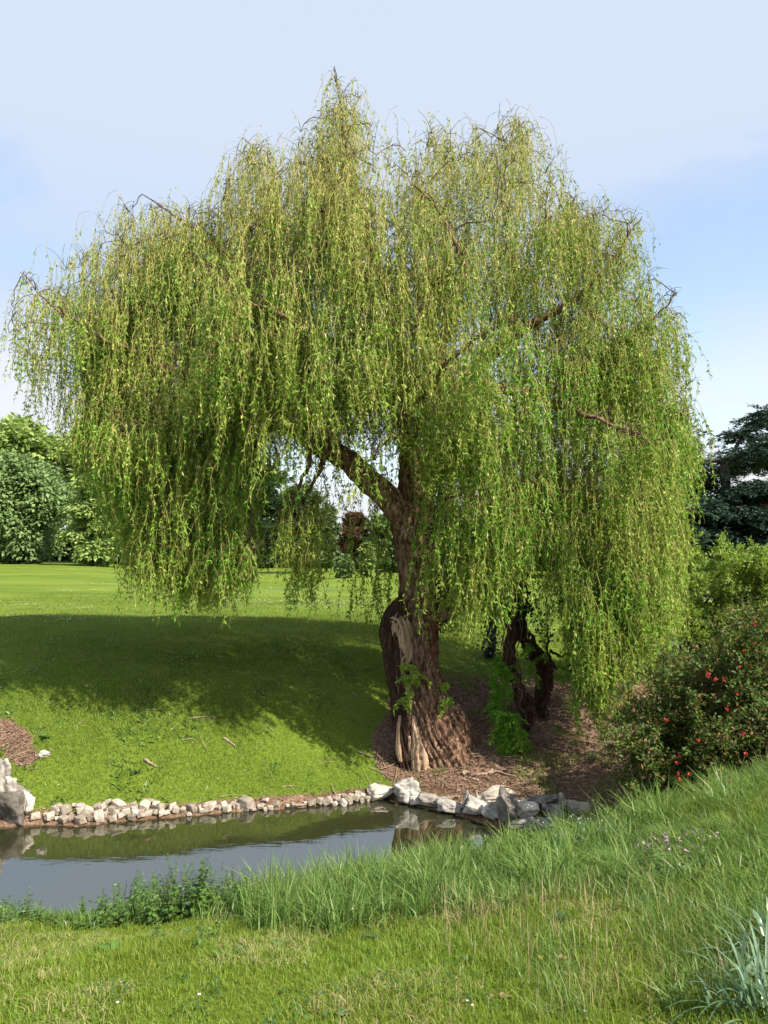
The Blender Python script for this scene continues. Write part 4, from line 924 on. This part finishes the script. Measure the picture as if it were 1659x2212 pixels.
la, sa = Acc(), Acc(); X, Y = scatter(9000, -4.6, 0, 4.8, 7.3, lambda x, y: c_near(x, y) & (829.5 + F * x / y < 545) & (sdf(x, y) < .78 + .25 * fbm(x * 2, y * 2, 1, 2)) & (sdf(x, y) > .02) & (fbm(x * 1.6, y * 1.6, 12.2, 2) > -.75))
X, Y = X[:720], Y[:720]
for x, y, z in zip(X, Y, H(X, Y)):
    nettle_stem(la, sa, np.array([x, y, z]), (.75 + .7 * float(fbm(x * 2.6, y * 2.6, 3.1, 2))) * R.uniform(.10, .30) + .08 * (x > -2), R.uniform(.045, .075))
stuff(la, 'nettle_patch', M['nettle'], 'dense patch of dark green nettles along the near water edge at left', 'nettles')
stuff(sa, 'nettle_stems', M['stem_green'], 'thin stalks of the nettle patch at the near water edge', 'nettles')
def plant(name, label, cat, px, py, builder, parts, group=None):
    p = hit(px, py); e = empty(name, tuple(float(v) for v in p), label, cat, group); accs = [Acc() for _ in parts]
    builder(p, *accs)
    for a_, (pn, mt) in zip(accs, parts):
        if a_.V: a_.build(pn, M[mt], e)
    return e
def b_nettle(h, n=3, L=.05):
    def f(p, la, sa):
        for i in range(n): nettle_stem(la, sa, p + R.normal(size=3) * [.025, .025, 0], h * R.uniform(.6, 1.05), L, lean=.2)
    return f
NP_ = [('leaves', 'nettle'), ('stem', 'stem_green')]
for (x, y, h, n_, lb) in [(437, 2035, .17, 3, 'dark purple-tipped nettle left of the big dock leaf'), (344, 2030, .12, 3, 'short dark nettle in the turf between the dock and the tall grass'),
        (447, 2052, .16, 1, 'single slim nettle standing alone in the turf in front of the tall grass'), (385, 1990, .2, 2, 'tall slim nettle rising at the edge of the nettle patch'),
        (505, 1960, .3, 5, 'tallest nettle group at the right end of the nettle patch'), (540, 1955, .32, 4, 'tall nettles touching the left edge of the tall grass'), (818, 1960, .26, 7, 'dark bushy nettle clump inside the tall grass at centre')]:
    plant('nettle', lb, 'nettle', x, y, b_nettle(h, n_, .055), NP_, 'single nettles in the foreground')
def b_dock(n, L, W):
    def f(p, la):
        for i in range(n):
            a = R.uniform(0, 2 * PI); up = R.uniform(.4, 1.6); D_ = unit(np.array([math.cos(a), math.sin(a), up])); S = unit(np.cross(D_, [0, 0, 1.0])); l = L * R.uniform(.6, 1.1); w = W * R.uniform(.7, 1.1)
            t = np.linspace(0, 1, 9); c = p + D_ * l * t[:, None] - np.array([0, 0, 1]) * (t[:, None] ** 2) * l * .35
            wd = w * np.sin(PI * np.clip(t * .93 + .05, 0, 1)) ** .8 * (1 + .08 * np.sin(t * 25))
            Nn = np.cross(S, D_)
            V = np.stack([c - S * wd[:, None] * .5 + Nn * wd[:, None] * .15, c, c + S * wd[:, None] * .5 + Nn * wd[:, None] * .15], 1).reshape(-1, 3)
            i0 = np.arange(8) * 3; Fc = np.concatenate([np.stack([i0, i0 + 1, i0 + 4, i0 + 3], -1), np.stack([i0 + 1, i0 + 2, i0 + 5, i0 + 4], -1)])
            la.add(V, Fc)
    return f
for (x, y, n_, L, W, mt, lb) in [(245, 2062, 6, .15, .05, 'nettle', 'dock plant with one big upright leaf in the turf at left'), (470, 2068, 16, .06, .035, 'nettle', 'low leafy weed at the foot of the tall grass left of centre'),
        (520, 2060, 14, .06, .035, 'dark_leaf', 'low dark weed just right of the slim single nettle'), (600, 2050, 16, .07, .04, 'dark_leaf', 'dark round-leaved weed at the foot of the tall grass'),
        (800, 2030, 16, .08, .045, 'dark_leaf', 'dark leafy weed under the tall grass at centre'), (1300, 1850, 14, .22, .06, 'dark_leaf', 'broad-leaved comfrey on the mound near the pond end'),
        (1400, 1960, 30, .09, .05, 'dark_leaf', 'wide dark leafy weed on the right-hand mound'), (1010, 2085, 12, .06, .03, 'dark_leaf', 'small dark weed in the middle of the foreground turf'),
        (740, 2205, 20, .05, .03, 'dark_leaf', 'low weed at the bottom edge of the photo'), (980, 2170, 14, .04, .03, 'dark_leaf', 'clover-like weed in the turf right of centre'), (1210, 1990, 14, .08, .04, 'dark_leaf', 'leafy weed below the blue flowers'),
        (100, 1600, 10, .14, .05, 'nettle', 'leafy dock on the far bank beside the bare soil patch'), (290, 1675, 8, .1, .05, 'dark_leaf', 'dark rosette weed on the far bank above the stones'), (1485, 1770, 12, .16, .06, 'dark_leaf', 'broad leaves at the foot of the flowering shrub')]:
    plant('weed', lb, 'weed', x, y, b_dock(n_, L, W), [('leaves', mt)], 'leafy weeds')
def b_blue(p, la, sa, fa):
    for i in range(9):
        q = p + R.normal(size=3) * [.14, .08, 0]; h = R.uniform(.14, .28); nettle_stem(la, sa, q, h, .07)
        k = 6; leaves(fa, q + [0, 0, h] + R.normal(size=(k, 3)) * .025, randdir(k), .02, .014)
BP = [('leaves', 'dark_leaf'), ('stem', 'stem_green'), ('flower', 'blue_petal')]
plant('blue_flower', 'clump with pale blue flowers at the water beside the flat rock', 'flower', 1275, 1845, b_blue, BP)
#plant('blue_flower', 'smaller clump of pale blue flowers nearer the camera than the main one', 'flower', 1120, 1880, b_blue, BP)
plant('purple_flower', 'small clump with purple-pink flowers on the right-hand mound', 'flower', 1450, 1900, lambda p, la, sa, fa: b_blue(p, la, sa, fa), [('leaves', 'nettle'), ('stem', 'straw'), ('flower', 'purple_petal')])
# bright leafy shoots at the water edge right of the tall grass
def b_shoots(p, la, sa):
    for i in range(34):
        q = p + np.array([R.normal() * .35, R.normal() * .1, 0]); q[2] = Hs(q[0], q[1]); h = R.uniform(.10, .30)
        top = q + [R.normal() * .03, 0, h]; Q = resample([q, (q + top) / 2, top], 5); tube(sa, Q, .002, 4, cap=False)
        k = int(h * 200); u = R.random(k)[:, None]; az = R.uniform(0, 2 * PI, k)
        leaves(la, q + (top - q) * u, unit(np.stack([np.cos(az), np.sin(az), R.uniform(.4, 1.4, k)], -1)), .03, .011)
plant('leafy_shoots', 'bright green leafy shoots at the water below the trunk reflection', 'plant', 1060, 1880, b_shoots, [('leaves', 'grass_tall'), ('stem', 'stem_green')])
# strap-leaved iris clump in the corner
def strap(acc, p, az, L, up, droop, w, n=14):
    t = np.linspace(0, 1, n); d = np.array([math.cos(az), math.sin(az), 0]); s = np.array([-math.sin(az), math.cos(az), 0])
    c = p + d * L * (t[:, None] * math.cos(up)) + np.array([0, 0, 1]) * (L * math.sin(up) * t - droop * L * t ** 2.4)[:, None]
    wd = w * np.clip(1.15 * (1 - t ** 4), .06, 1) * .5
    s2 = unit(s + np.array([0, 0, .25]))
    V = np.stack([c - s2 * wd[:, None], c + [0, 0, -w * .12], c + s2 * wd[:, None]], 1).reshape(-1, 3); i0 = np.arange(n - 1) * 3
    acc.add(V, np.concatenate([np.stack([i0, i0 + 1, i0 + 4, i0 + 3], -1), np.stack([i0 + 1, i0 + 2, i0 + 5, i0 + 4], -1)]))
def b_iris(p, la):
    for i in range(70):
        q = p + R.normal(size=3) * [.07, .06, 0]; strap(la, q, R.uniform(0, 2 * PI) if i > 26 else PI + R.normal() * .7, R.uniform(.22, .5), R.uniform(.5, 1.35), R.uniform(.1, .75), R.uniform(.010, .018))
plant('strap_leaved_clump', 'clump of arching blue-green strap leaves in the bottom right corner', 'plant', 1640, 2195, b_iris, [('leaves', 'iris_leaf')])
plant('strap_leaved_clump', 'second strap-leaved clump cut by the right edge behind the corner one', 'plant', 1690, 2090, b_iris, [('leaves', 'iris_leaf')])
# fallen yellow and brown leaves one can see in the turf and on the soil
M['yellow'] = leafmat('yellow', [(.75, .55, .05), (.8, .6, .1)], .2); M['brown_leaf'] = leafmat('brown_leaf', [(.35, .20, .13), (.45, .30, .2)], .2)
for (x, y, L, mt, lb) in [(1208, 1678, .06, 'yellow', 'yellow leaf on the brown soil, left one of the pair'), (1262, 1697, .05, 'yellow', 'yellow leaf on the brown soil, right one of the pair'), (1085, 2160, .05, 'brown_leaf', 'large pinkish brown leaf lying in the foreground turf'), (1060, 2162, .035, 'brown_leaf', 'small brown leaf just left of the large pinkish one'), (1212, 2080, .04, 'brown_leaf', 'curled brown leaf standing in the turf right of centre'), (1170, 2082, .03, 'yellow', 'yellowed leaf in the turf left of the curled brown one'), (1470, 2180, .03, 'brown_leaf', 'brown leaf near the strap-leaved clump')]:
    p = hit(x, y); acc = Acc(); b_dock(2, L, L * .7)(p + [0, 0, .008], acc); o = acc.build('fallen_leaf', M[mt], None, org=p); tag(o, lb, 'leaf', 'fallen leaves')

stuff(acc2, 'clover', M['dark_leaf'], 'patches of small dark clover leaves in the foreground turf', 'clover')
stuff(acc3, 'thatch', M['straw'], 'matted dead grass lying in the foreground turf', 'dead grass')
# ================================================================ shrubs at right
M['quince_leaf'] = leafmat('quince_leaf', [(.04, .085, .015), (.075, .13, .022), (.19, .09, .03), (.055, .11, .02), (.11, .17, .035), (.08, .14, .025), (.05, .095, .02)], .25, .5, .18)
M['red_petal'] = leafmat('red_petal', [(.55, .06, .04), (.45, .04, .04)], .2)
M['hedge_leaf'] = leafmat('hedge_leaf', [(.12, .20, .025), (.19, .27, .03), (.26, .33, .05), (.15, .23, .03)], .35, .45, .4, .9, (.85, .95, .7))
def shrub(name, label, base_pts, tops, nst, leafn, L, mat, stemr=.008, ratio=.5, red=0, up=.25, parts_extra=None):
    c = np.mean(np.array(base_pts), 0); e = empty(name, tuple(float(v) for v in c), label, 'shrub'); st = Acc(); lf = Acc(); fl = Acc()
    ends = []
    for i in range(nst):
        b = base_pts[int(R.integers(len(base_pts)))] + R.normal(size=3) * [.12, .12, 0]; t_ = tops(i)
        m = b + (t_ - b) * .5 + np.array([0, 0, .18]) * np.linalg.norm(t_ - b) + R.normal(size=3) * .08
        Q = resample([b, m, t_], 12); tube(st, Q, np.linspace(stemr, .002, 12), 5, cap=False)
        for k in range(7):
            q = Q[int(R.integers(4, 12))]; d = unit(R.normal(size=3) + [0, -.1, up]); e2 = q + d * R.uniform(.12, .4); Q2 = resample([q, (q + e2) / 2 + [0, 0, .03], e2], 5); tube(st, Q2, .0022, 3, cap=False); ends.append(Q2)
        ends.append(Q[6:11])
    E = np.array([x_[:5] for x_ in ends]); m_ = len(E); idx = R.integers(0, m_, leafn); u = R.random(leafn) * 3.99; i0 = u.astype(int); f_ = (u - i0)[:, None]
    Pn = E[idx, i0] * (1 - f_) + E[idx, i0 + 1] * f_ + R.normal(size=(leafn, 3)) * .02
    l_ = L * R.uniform(.6, 1.3, leafn)
    leaves(lf, Pn, unit(R.normal(size=(leafn, 3)) + [0, -.1, .25]), l_, l_ * ratio, N=np.array([.3, -.4, .8]))
    st.build('stem', M['branch'], e, True); lf.build('foliage', M[mat], e)
    for (x, y, d) in (red or []):
        fa = Acc(); p = at(x, y, d); k = 16; leaves(fa, p + R.normal(size=(k, 3)) * .007, unit(R.normal(size=(k, 3))), .014, .013); fa.build('flower', M['red_petal'], e)
    return e
qb = [np.array([x, y, Hs(x, y)]) for x, y in [(3.0, 8.25), (3.3, 8.3), (3.7, 8.2), (4.1, 8.2), (4.6, 8.1)]]
qedge = [(1310, 1575), (1335, 1530), (1370, 1490), (1420, 1462), (1470, 1440), (1530, 1405), (1600, 1355), (1700, 1330)]
def qtop(i):
    x = R.uniform(1310, 1760); yt = np.interp(x, [p[0] for p in qedge], [p[1] for p in qedge]); yb = np.interp(x, [1310, 1360, 1450, 1760], [1640, 1690, 1690, 1690])
    return at(x, (yt - R.uniform(-5, 45)) if i % 5 == 0 else yt + 12 + (yb - yt) * R.random() ** 1.4, R.uniform(6.9, 8.6))
redsp = [(1630, 1350, 7.0), (1600, 1440, 7.0), (1608, 1405, 7.1), (1530, 1457, 7.0), (1545, 1468, 7.0), (1532, 1463, 7.05), (1562, 1467, 7.0), (1605, 1585, 6.8), (1613, 1628, 6.9), (1578, 1688, 6.8), (1462, 1648, 7.0), (1465, 1672, 6.9), (1488, 1672, 6.9), (1467, 1682, 6.9), (1468, 1632, 7.1), (1508, 1600, 7.0), (1440, 1555, 7.2), (1592, 1500, 7.1), (1520, 1690, 6.8), (1571, 1533, 7.0)]
shrub('flowering_quince', 'loose spreading shrub with reddish green leaves and a few red flowers at the right edge', qb, qtop, 170, 46000, .046, 'quince_leaf', .012, .45, redsp, .1)
hb = [np.array([X_, 12.4, Hs(X_, 12.4)]) for X_ in (4.8, 5.6, 6.4, 7.4, 8.6)]
hed = [(1440, 1290), (1460, 1225), (1500, 1215), (1540, 1205), (1570, 1195), (1600, 1205), (1640, 1200), (1700, 1210), (1900, 1190)]
def htop(i):
    x = R.uniform(1440, 1900); yt = np.interp(x, [p[0] for p in hed], [p[1] for p in hed]); return at(x, yt + R.uniform(-25, 5) if i % 4 == 0 else yt + 5 + 210 * R.random(), R.uniform(11.2, 13.0))
shrub('yellow_green_shrub', 'big yellow-green shrub with upright shoots behind the reddish one at right', hb, htop, 190, 75000, .055, 'hedge_leaf', .012, .42, 0, .5)

# ================================================================ distant trees
def T_mat(name, cols, tr=.25): M[name] = leafmat(name, cols, tr, .55, .25)
T_mat('far_green', [(.10, .17, .05), (.16, .24, .08), (.23, .31, .12), (.13, .20, .06)])
T_mat('far_bright', [(.18, .26, .06), (.24, .33, .09), (.30, .38, .13)])
T_mat('far_dark', [(.025, .05, .022), (.04, .075, .03), (.06, .09, .04)])
T_mat('far_mid', [(.08, .12, .05), (.12, .17, .07), (.16, .20, .09)])
T_mat('far_copper', [(.10, .035, .035), (.15, .06, .05), (.20, .09, .07), (.08, .05, .04)])
T_mat('cedar', [(.020, .045, .030), (.032, .065, .040), (.055, .09, .055)], .1)
def far_tree(label, x, ytop, ybase, wpx, d, mat, n, L, base=.12, name='broadleaf_tree', group='distant trees across the lawn', droop=.1, tr=None, lobes=22, conic=0., seed=0, cat='tree', flat=.75):
    rg = np.random.default_rng(seed + int(x) + 17)
    a, b = ray(x, ybase); gz = float(H(np.array([a * d]), np.array([float(d)]))[0]); bp = np.array([a * d, d, gz])
    top = CZ + ray(x, ytop)[1] * d; hgt = top - gz; W = wpx * d / F * .5
    e = empty(name, tuple(float(v) for v in bp), label, cat, group)
    ta = Acc(); tr = tr or W * .09
    tk = resample([bp - [0, 0, .3], bp + [0, 0, hgt * .3], bp + [W * .05, 0, hgt * .62], bp + [0, 0, hgt * .93]], 14); tube(ta, tk, np.linspace(tr, tr * .15, 14), 10)
    lc = []
    for i in range(lobes):
        u = (i + .5) / lobes; z = base + (1 - base) * u ** .9
        prof = math.sin(PI * min(1, .12 + .88 * u)) ** .5 if not conic else (1 - u) ** conic * .95 + .08
        az = i * 2.4 + rg.normal() * .3; rr = W * prof * (.62 if i % 4 else .15)
        c = bp + np.array([math.cos(az) * rr, math.sin(az) * rr, hgt * (z * .93)]); sz = W * (.45 if not conic else .42) * (.65 + .6 * prof) * rg.uniform(.8, 1.15)
        lc.append((c, sz))
        Q = resample([bp + [0, 0, hgt * max(.08, z * .7)], (bp + [0, 0, hgt * z * .8] + c) / 2, c], 6); tube(ta, Q, np.linspace(tr * .35, tr * .06, 6), 5, cap=False)
    ta.build('trunk', M['bark_dark'], e, True)
    C_ = np.array([c for c, s in lc]); S_ = np.array([s for c, s in lc]); idx = rg.integers(0, len(lc), n)
    v = randdir(n, rg); v[:, 2] = np.where(v[:, 2] < -.5, -v[:, 2] * .4, v[:, 2])
    rad_ = rg.random(n) ** .38; cl = .84 + .3 * fbm(v[:, 0] * 2.5 + idx * 3.1, v[:, 1] * 2.5, v[:, 2] * 3, 2)
    Pn = C_[idx] + v * (S_[idx] * rad_ * cl)[:, None] * np.array([1, 1, flat])
    Pn[:, 2] = np.maximum(Pn[:, 2], gz + hgt * base * .6)
    l_ = L * rg.uniform(.6, 1.3, n); D_ = unit(v * [1, 1, .3] + rg.normal(size=(n, 3)) * .4 - [0, 0, droop]); acc = Acc()
    leaves(acc, Pn, D_, l_, l_ * .6, rng=rg, N=v * .5 + np.array([0, 0, .9])); acc.build('crown', M[mat], e)
    return e
far_tree('tall pale green tree behind at the far left edge', 20, 908, 1215, 250, 92, 'far_bright', 16000, .85, .25, seed=1)
far_tree('tall pale green tree behind the two nearer left trees', 190, 915, 1215, 200, 92, 'far_bright', 14000, .85, .2, seed=2)
far_tree('broad dense mid-green tree with its crown reaching the lawn at the left edge', 30, 985, 1222, 250, 70, 'far_green', 46000, .42, .04, droop=.5, seed=3, lobes=34)
far_tree('bright green tree with layered foliage right of the broad one at left', 200, 1010, 1224, 135, 66, 'far_bright', 32000, .38, .03, droop=.4, seed=4, lobes=30, conic=.45)
far_tree('dark copper-leaved tree seen past the left trees', 287, 1090, 1212, 70, 100, 'far_copper', 7000, .7, .1, seed=5)
far_tree('thin green tree in front of the copper-leaved one at left', 270, 1135, 1214, 42, 95, 'far_mid', 3000, .6, .1, seed=55)
far_tree('spreading green tree far behind the hanging curtain at left', 355, 1115, 1215, 110, 95, 'far_mid', 9000, .8, .08, seed=6)
far_tree('dark green tree behind the densest part of the left curtain', 440, 1090, 1216, 120, 95, 'far_dark', 9000, .8, .08, seed=7)
far_tree('large dark pine with thick reddish trunk on the lawn behind the willow', 542, 985, 1248, 190, 46, 'far_dark', 15000, .34, .22, name='pine_tree', tr=.22, lobes=26, seed=8, flat=.45)
far_tree('tall loose pine beyond the hanging strands left of the trunk', 640, 1045, 1232, 150, 70, 'far_mid', 11000, .5, .12, name='pine_tree', seed=9, flat=.5)
far_tree('slim green tree left of the copper beech', 705, 1090, 1236, 60, 75, 'far_mid', 4500, .55, .1, seed=10)
far_tree('copper beech seen in the gap left of the willow trunk', 768, 1108, 1236, 80, 82, 'far_copper', 8000, .55, .12, seed=11, lobes=26)
far_tree('small round pale bush standing on the lawn left of the willow trunk', 743, 1200, 1242, 40, 55, 'far_green', 3500, .28, .05, name='round_bush', seed=12, cat='bush')
far_tree('yellowish young tree right of the small round bush', 792, 1170, 1242, 36, 58, 'far_bright', 2500, .3, .1, seed=13)
far_tree('tall dark green tree directly behind the willow trunk', 850, 1100, 1240, 110, 78, 'far_green', 9000, .6, .06, seed=14)
far_tree('dark green tree hidden behind the willow right of the trunk', 960, 1090, 1240, 130, 78, 'far_dark', 7000, .7, .06, seed=15)
far_tree('broad green tree behind the middle of the right curtain', 1090, 1060, 1240, 160, 80, 'far_mid', 8000, .8, .06, seed=16)
far_tree('dark tree behind the right curtain', 1230, 1040, 1240, 170, 70, 'far_dark', 8000, .7, .06, seed=17)
far_tree('dense green tree behind the right edge of the curtain', 1370, 1080, 1240, 160, 60, 'far_dark', 9000, .6, .05, seed=18)
far_tree('dark copper tree behind the cedar at right', 1630, 1075, 1230, 190, 48, 'far_copper', 13000, .4, .1, seed=19)
# hedge line closing the lawn
acc = Acc(); n = 90000; X = R.uniform(-110, 90, n); Y = np.interp(X, [-110, -30, 0, 40], [112, 104, 98, 90]) + R.uniform(-1.6, 1.6, n)
gz = H(X, Y, False); hh = 4.2 + 1.3 * fbm(X * .12, X * 0, 1.5, 3)
P_ = np.stack([X, Y - 1.2, gz + hh * R.random(n) ** .8], -1); l_ = R.uniform(.5, .95, n)
leaves(acc, P_, unit(R.normal(size=(n, 3)) + [0, -.2, -.2]), l_, l_ * .6, N=np.array([0, -.6, .7]))
o = acc.build('hedge', M['far_dark']); tag(o, 'long dark hedge closing the far side of the lawn', 'hedge', kind='stuff')
# young staked tree
def staked():
    b = at(262, 1212, 80); b[2] = Hs(b[0], 80.); e = empty('young_tree', tuple(float(v) for v in b), 'thin young tree tied to stakes on the far lawn right of the left trees', 'tree'); a_ = Acc()
    tube(a_, resample([b, b + [0, 0, 1.5], b + [.1, 0, 3.2]], 6), .05, 6); a_.build('trunk', M['branch'], e)
    for dx in (-.45, .35):
        a_ = Acc(); tube(a_, np.array([b + [dx, 0, 0], b + [dx, 0, 1.0], b + [dx, 0, 2.0]]), .06, 6); a_.build('stake', M['stick'], e)
    a_ = Acc(); k = 260; leaves(a_, b + [.1, 0, 2.9] + R.normal(size=(k, 3)) * .45, randdir(k), .25, .16); a_.build('crown', M['far_mid'], e)
staked()

# cedar with flat dark tiers
def cedar():
    d = 30.0; b = at(1570, 1200, d); b[2] = Hs(b[0], d); e = empty('cedar', tuple(float(v) for v in b), 'dark blue-green cedar with flat tiers of foliage and a bare grey trunk at right', 'tree')
    ta = Acc(); px = d / F
    tp = [(1574, 1215, 11), (1572, 1110, 10), (1568, 1040, 9.5), (1566, 1005, 10), (1562, 990, 6)]
    P = np.array([at(x, y, d) for x, y, r in tp]); Q = resample(np.column_stack([P, [r * px for x, y, r in tp]]), 30); tube(ta, Q[:, :3], Q[:, 3], 16, barkdisp(.06, .2, 2, 2))
    ta.build('trunk', M['cedar_bark'], e, True)
    # branches: (points, foliage from fraction, n sprays, spread)
    BR = [([(1566, 1000, 0, 6), (1530, 993, -.5, 4), (1490, 996, -1.2, 3), (1465, 985, -1.5, 1.5)], .55, 16, 18),
          ([(1568, 1005, 0, 7), (1600, 985, -.5, 5), (1640, 970, -1, 5), (1690, 950, -1.5, 3)], .3, 40, 30), ([(1568, 1008, .5, 5), (1600, 950, 1, 4), (1640, 915, 1, 3), (1680, 880, 1, 2)], .35, 50, 26),
          ([(1568, 1020, 0, 4), (1620, 1000, .8, 4), (1700, 1005, 1, 3)], .2, 40, 30), ([(1566, 1060, 0, 4), (1600, 1058, -1, 3), (1680, 1040, -1.5, 2)], .3, 40, 26),
          ([(1570, 1110, 0, 5), (1600, 1075, -1, 4), (1660, 1060, -2, 3)], .4, 40, 24), ([(1570, 1150, 0, 6), (1540, 1125, -1, 5), (1500, 1100, -1.6, 3), (1465, 1095, -2, 2)], .15, 70, 34),
          ([(1570, 1140, 0, 6), (1530, 1100, 1, 4), (1480, 1060, 1.5, 2.5), (1455, 1060, 1.5, 2)], .3, 50, 26), ([(1572, 1150, 0, 5), (1610, 1110, -1.5, 4), (1660, 1120, -2.5, 3), (1720, 1140, -3, 2)], .1, 90, 36),
          ([(1572, 1190, 0, 5), (1540, 1160, -1.2, 4), (1490, 1150, -2, 3), (1440, 1160, -2.5, 2)], .05, 90, 34), ([(1572, 1190, 0, 5), (1600, 1165, -1.5, 4), (1650, 1165, -2.5, 3), (1720, 1180, -3, 2)], .05, 90, 36),
          ([(1572, 1200, .5, 5), (1540, 1190, .5, 4), (1480, 1185, 0, 3), (1430, 1190, 0, 2)], .05, 80, 30), ([(1572, 1200, .5, 5), (1600, 1195, .5, 4), (1700, 1195, 0, 3)], .05, 80, 30),
          ([(1568, 1030, 0, 3), (1545, 1018, .5, 3), (1520, 1040, .5, 2)], .5, 12, 16), ([(1568, 1080, 0, 4), (1540, 1060, 1, 3), (1500, 1030, 1.5, 2), (1470, 940, 1.5, 1)], .5, 30, 20)]
    ba = Acc(); fa = Acc()
    for pts, f0, ns, spr in BR:
        P = np.array([at(x, y, d + dd) for x, y, dd, r in pts]); Q = resample(np.column_stack([P, [r * px for x, y, dd, r in pts]]), 24); tube(ba, Q[:, :3], Q[:, 3], 7)
        for i in range(int(ns * 2.7)):
            c = Q[int(R.integers(int(f0 * 23), 24)), :3] + R.normal(size=3) * np.array([spr * px * .8, .5, spr * px * .25]); az = R.uniform(0, 2 * PI); dr = np.array([math.cos(az), math.sin(az), -.15])
            k = 46; u = R.random(k); w_ = (1 - u) * .32 + .04; sd = np.array([-math.sin(az), math.cos(az), 0])
            Pn = c + np.outer(u * .75, dr) + np.outer(R.uniform(-1, 1, k) * w_, sd) + R.normal(size=(k, 3)) * [.02, .02, .035] - np.outer(u ** 2 * .12, [0, 0, 1])
            leaves(fa, Pn, unit(dr + R.normal(size=(k, 3)) * [.6, .6, .25]), .18, .065, N=np.array([0, 0, 1.0]))
    ba.build('branch', M['cedar_bark'], e, True); fa.build('foliage', M['cedar'], e)
M['cedar_bark'] = barkmat('cedar_bark', [(.3, (.05, .045, .04)), (.6, (.12, .11, .10)), (.8, (.2, .18, .165))], (3, 3, 3), .4, 2)
cedar()

# ================================================================ sky, sun, camera
SUN_EL = math.radians(46); SUN_AZ = math.radians(36)      # light travels (-cos az, sin az) on plan
w = bpy.data.worlds.new('World'); scn.world = w; w.use_nodes = True
nt = w.node_tree; nt.nodes.clear()
out = nt.nodes.new('ShaderNodeOutputWorld'); bg = nt.nodes.new('ShaderNodeBackground')
sky = nt.nodes.new('ShaderNodeTexSky'); sky.sky_type = 'NISHITA'; sky.sun_disc = False
sky.sun_elevation = SUN_EL
sundir = np.array([math.cos(SUN_AZ) * math.cos(SUN_EL), -math.sin(SUN_AZ) * math.cos(SUN_EL), math.sin(SUN_EL)])
sky.sun_rotation = math.atan2(sundir[0], sundir[1])
sky.air_density = 1.0; sky.dust_density = 1.2; sky.ozone_density = 1.2
tc = nt.nodes.new('ShaderNodeTexCoord'); sx_ = nt.nodes.new('ShaderNodeSeparateXYZ'); nt.links.new(tc.outputs['Generated'], sx_.inputs[0])
mp = nt.nodes.new('ShaderNodeMapping'); mp.inputs['Scale'].default_value = (1.5, 1.5, 3.2); mp.inputs['Location'].default_value = (.35, .2, .1); nt.links.new(tc.outputs['Generated'], mp.inputs[0])
no = nt.nodes.new('ShaderNodeTexNoise'); no.inputs['Scale'].default_value = 1.5; no.inputs['Detail'].default_value = 6; no.inputs['Roughness'].default_value = .5; no.inputs['Distortion'].default_value = .3
nt.links.new(mp.outputs[0], no.inputs['Vector'])
# coverage by height: thick high veil, a clearer blue band, low white cumulus
el = ramp(nt, [(0.0, (.85,) * 3), (.15, (.80,) * 3), (.25, (.74,) * 3), (.32, (.55,) * 3), (.40, (.66,) * 3), (.54, (.95,) * 3), (1, (1.1,) * 3)], sx_.outputs[2])
ad = nt.nodes.new('ShaderNodeMath'); ad.operation = 'MULTIPLY_ADD'; nt.links.new(no.outputs[0], ad.inputs[0]); ad.inputs[1].default_value = 2.6; ad.inputs[2].default_value = -1.33
a2 = nt.nodes.new('ShaderNodeMath'); a2.operation = 'ADD'; nt.links.new(ad.outputs[0], a2.inputs[0]); nt.links.new(el.outputs[0], a2.inputs[1])
cv = ramp(nt, [(.30, (.25,) * 3), (.55, (.6,) * 3), (.75, (.97,) * 3)], a2.outputs[0], 'EASE')
cc = ramp(nt, [(0, (.52, .535, .56)), (.22, (.51, .53, .565)), (.33, (.345, .43, .56)), (.5, (.405, .46, .555)), (1, (.41, .46, .55))], sx_.outputs[2])
sm = nt.nodes.new('ShaderNodeMix'); sm.data_type = 'RGBA'; sm.blend_type = 'MULTIPLY'; sm.inputs[0].default_value = 1
nt.links.new(sky.outputs[0], sm.inputs[6]); sm.inputs[7].default_value = (.19, .18, .165, 1)
mix = nt.nodes.new('ShaderNodeMix'); mix.data_type = 'RGBA'
nt.links.new(cv.outputs[0], mix.inputs[0]); nt.links.new(sm.outputs[2], mix.inputs[6]); nt.links.new(cc.outputs[0], mix.inputs[7])
nt.links.new(mix.outputs[2], bg.inputs[0]); bg.inputs[1].default_value = 0.9
nt.links.new(bg.outputs[0], out.inputs[0])
ld = bpy.data.lights.new('sun', 'SUN'); ld.energy = 5.0; ld.angle = math.radians(.55); ld.color = (1, .93, .82)
lo = bpy.data.objects.new('sun', ld); COL.objects.link(lo)
lo.rotation_euler = Vector([float(v) for v in sundir]).to_track_quat('Z', 'Y').to_euler(); lo.location = (20, -10, 25)
cam = bpy.data.cameras.new('camera'); co = bpy.data.objects.new('camera', cam); COL.objects.link(co)
co.location = (0, 0, CZ); co.rotation_euler = (PI / 2 + PITCH, 0, 0)
cam.sensor_fit = 'VERTICAL'; cam.sensor_height = 36; cam.sensor_width = 27; cam.lens = 36 * F / 2212
cam.clip_start = .05; cam.clip_end = 5000
scn.camera = co
scn.view_settings.view_transform = 'Standard'; scn.view_settings.look = 'None'; scn.view_settings.gamma = 1; scn.view_settings.exposure = 0.95
scn.cycles.max_bounces = 6; scn.cycles.transparent_max_bounces = 16; scn.cycles.transmission_bounces = 4; scn.cycles.diffuse_bounces = 3
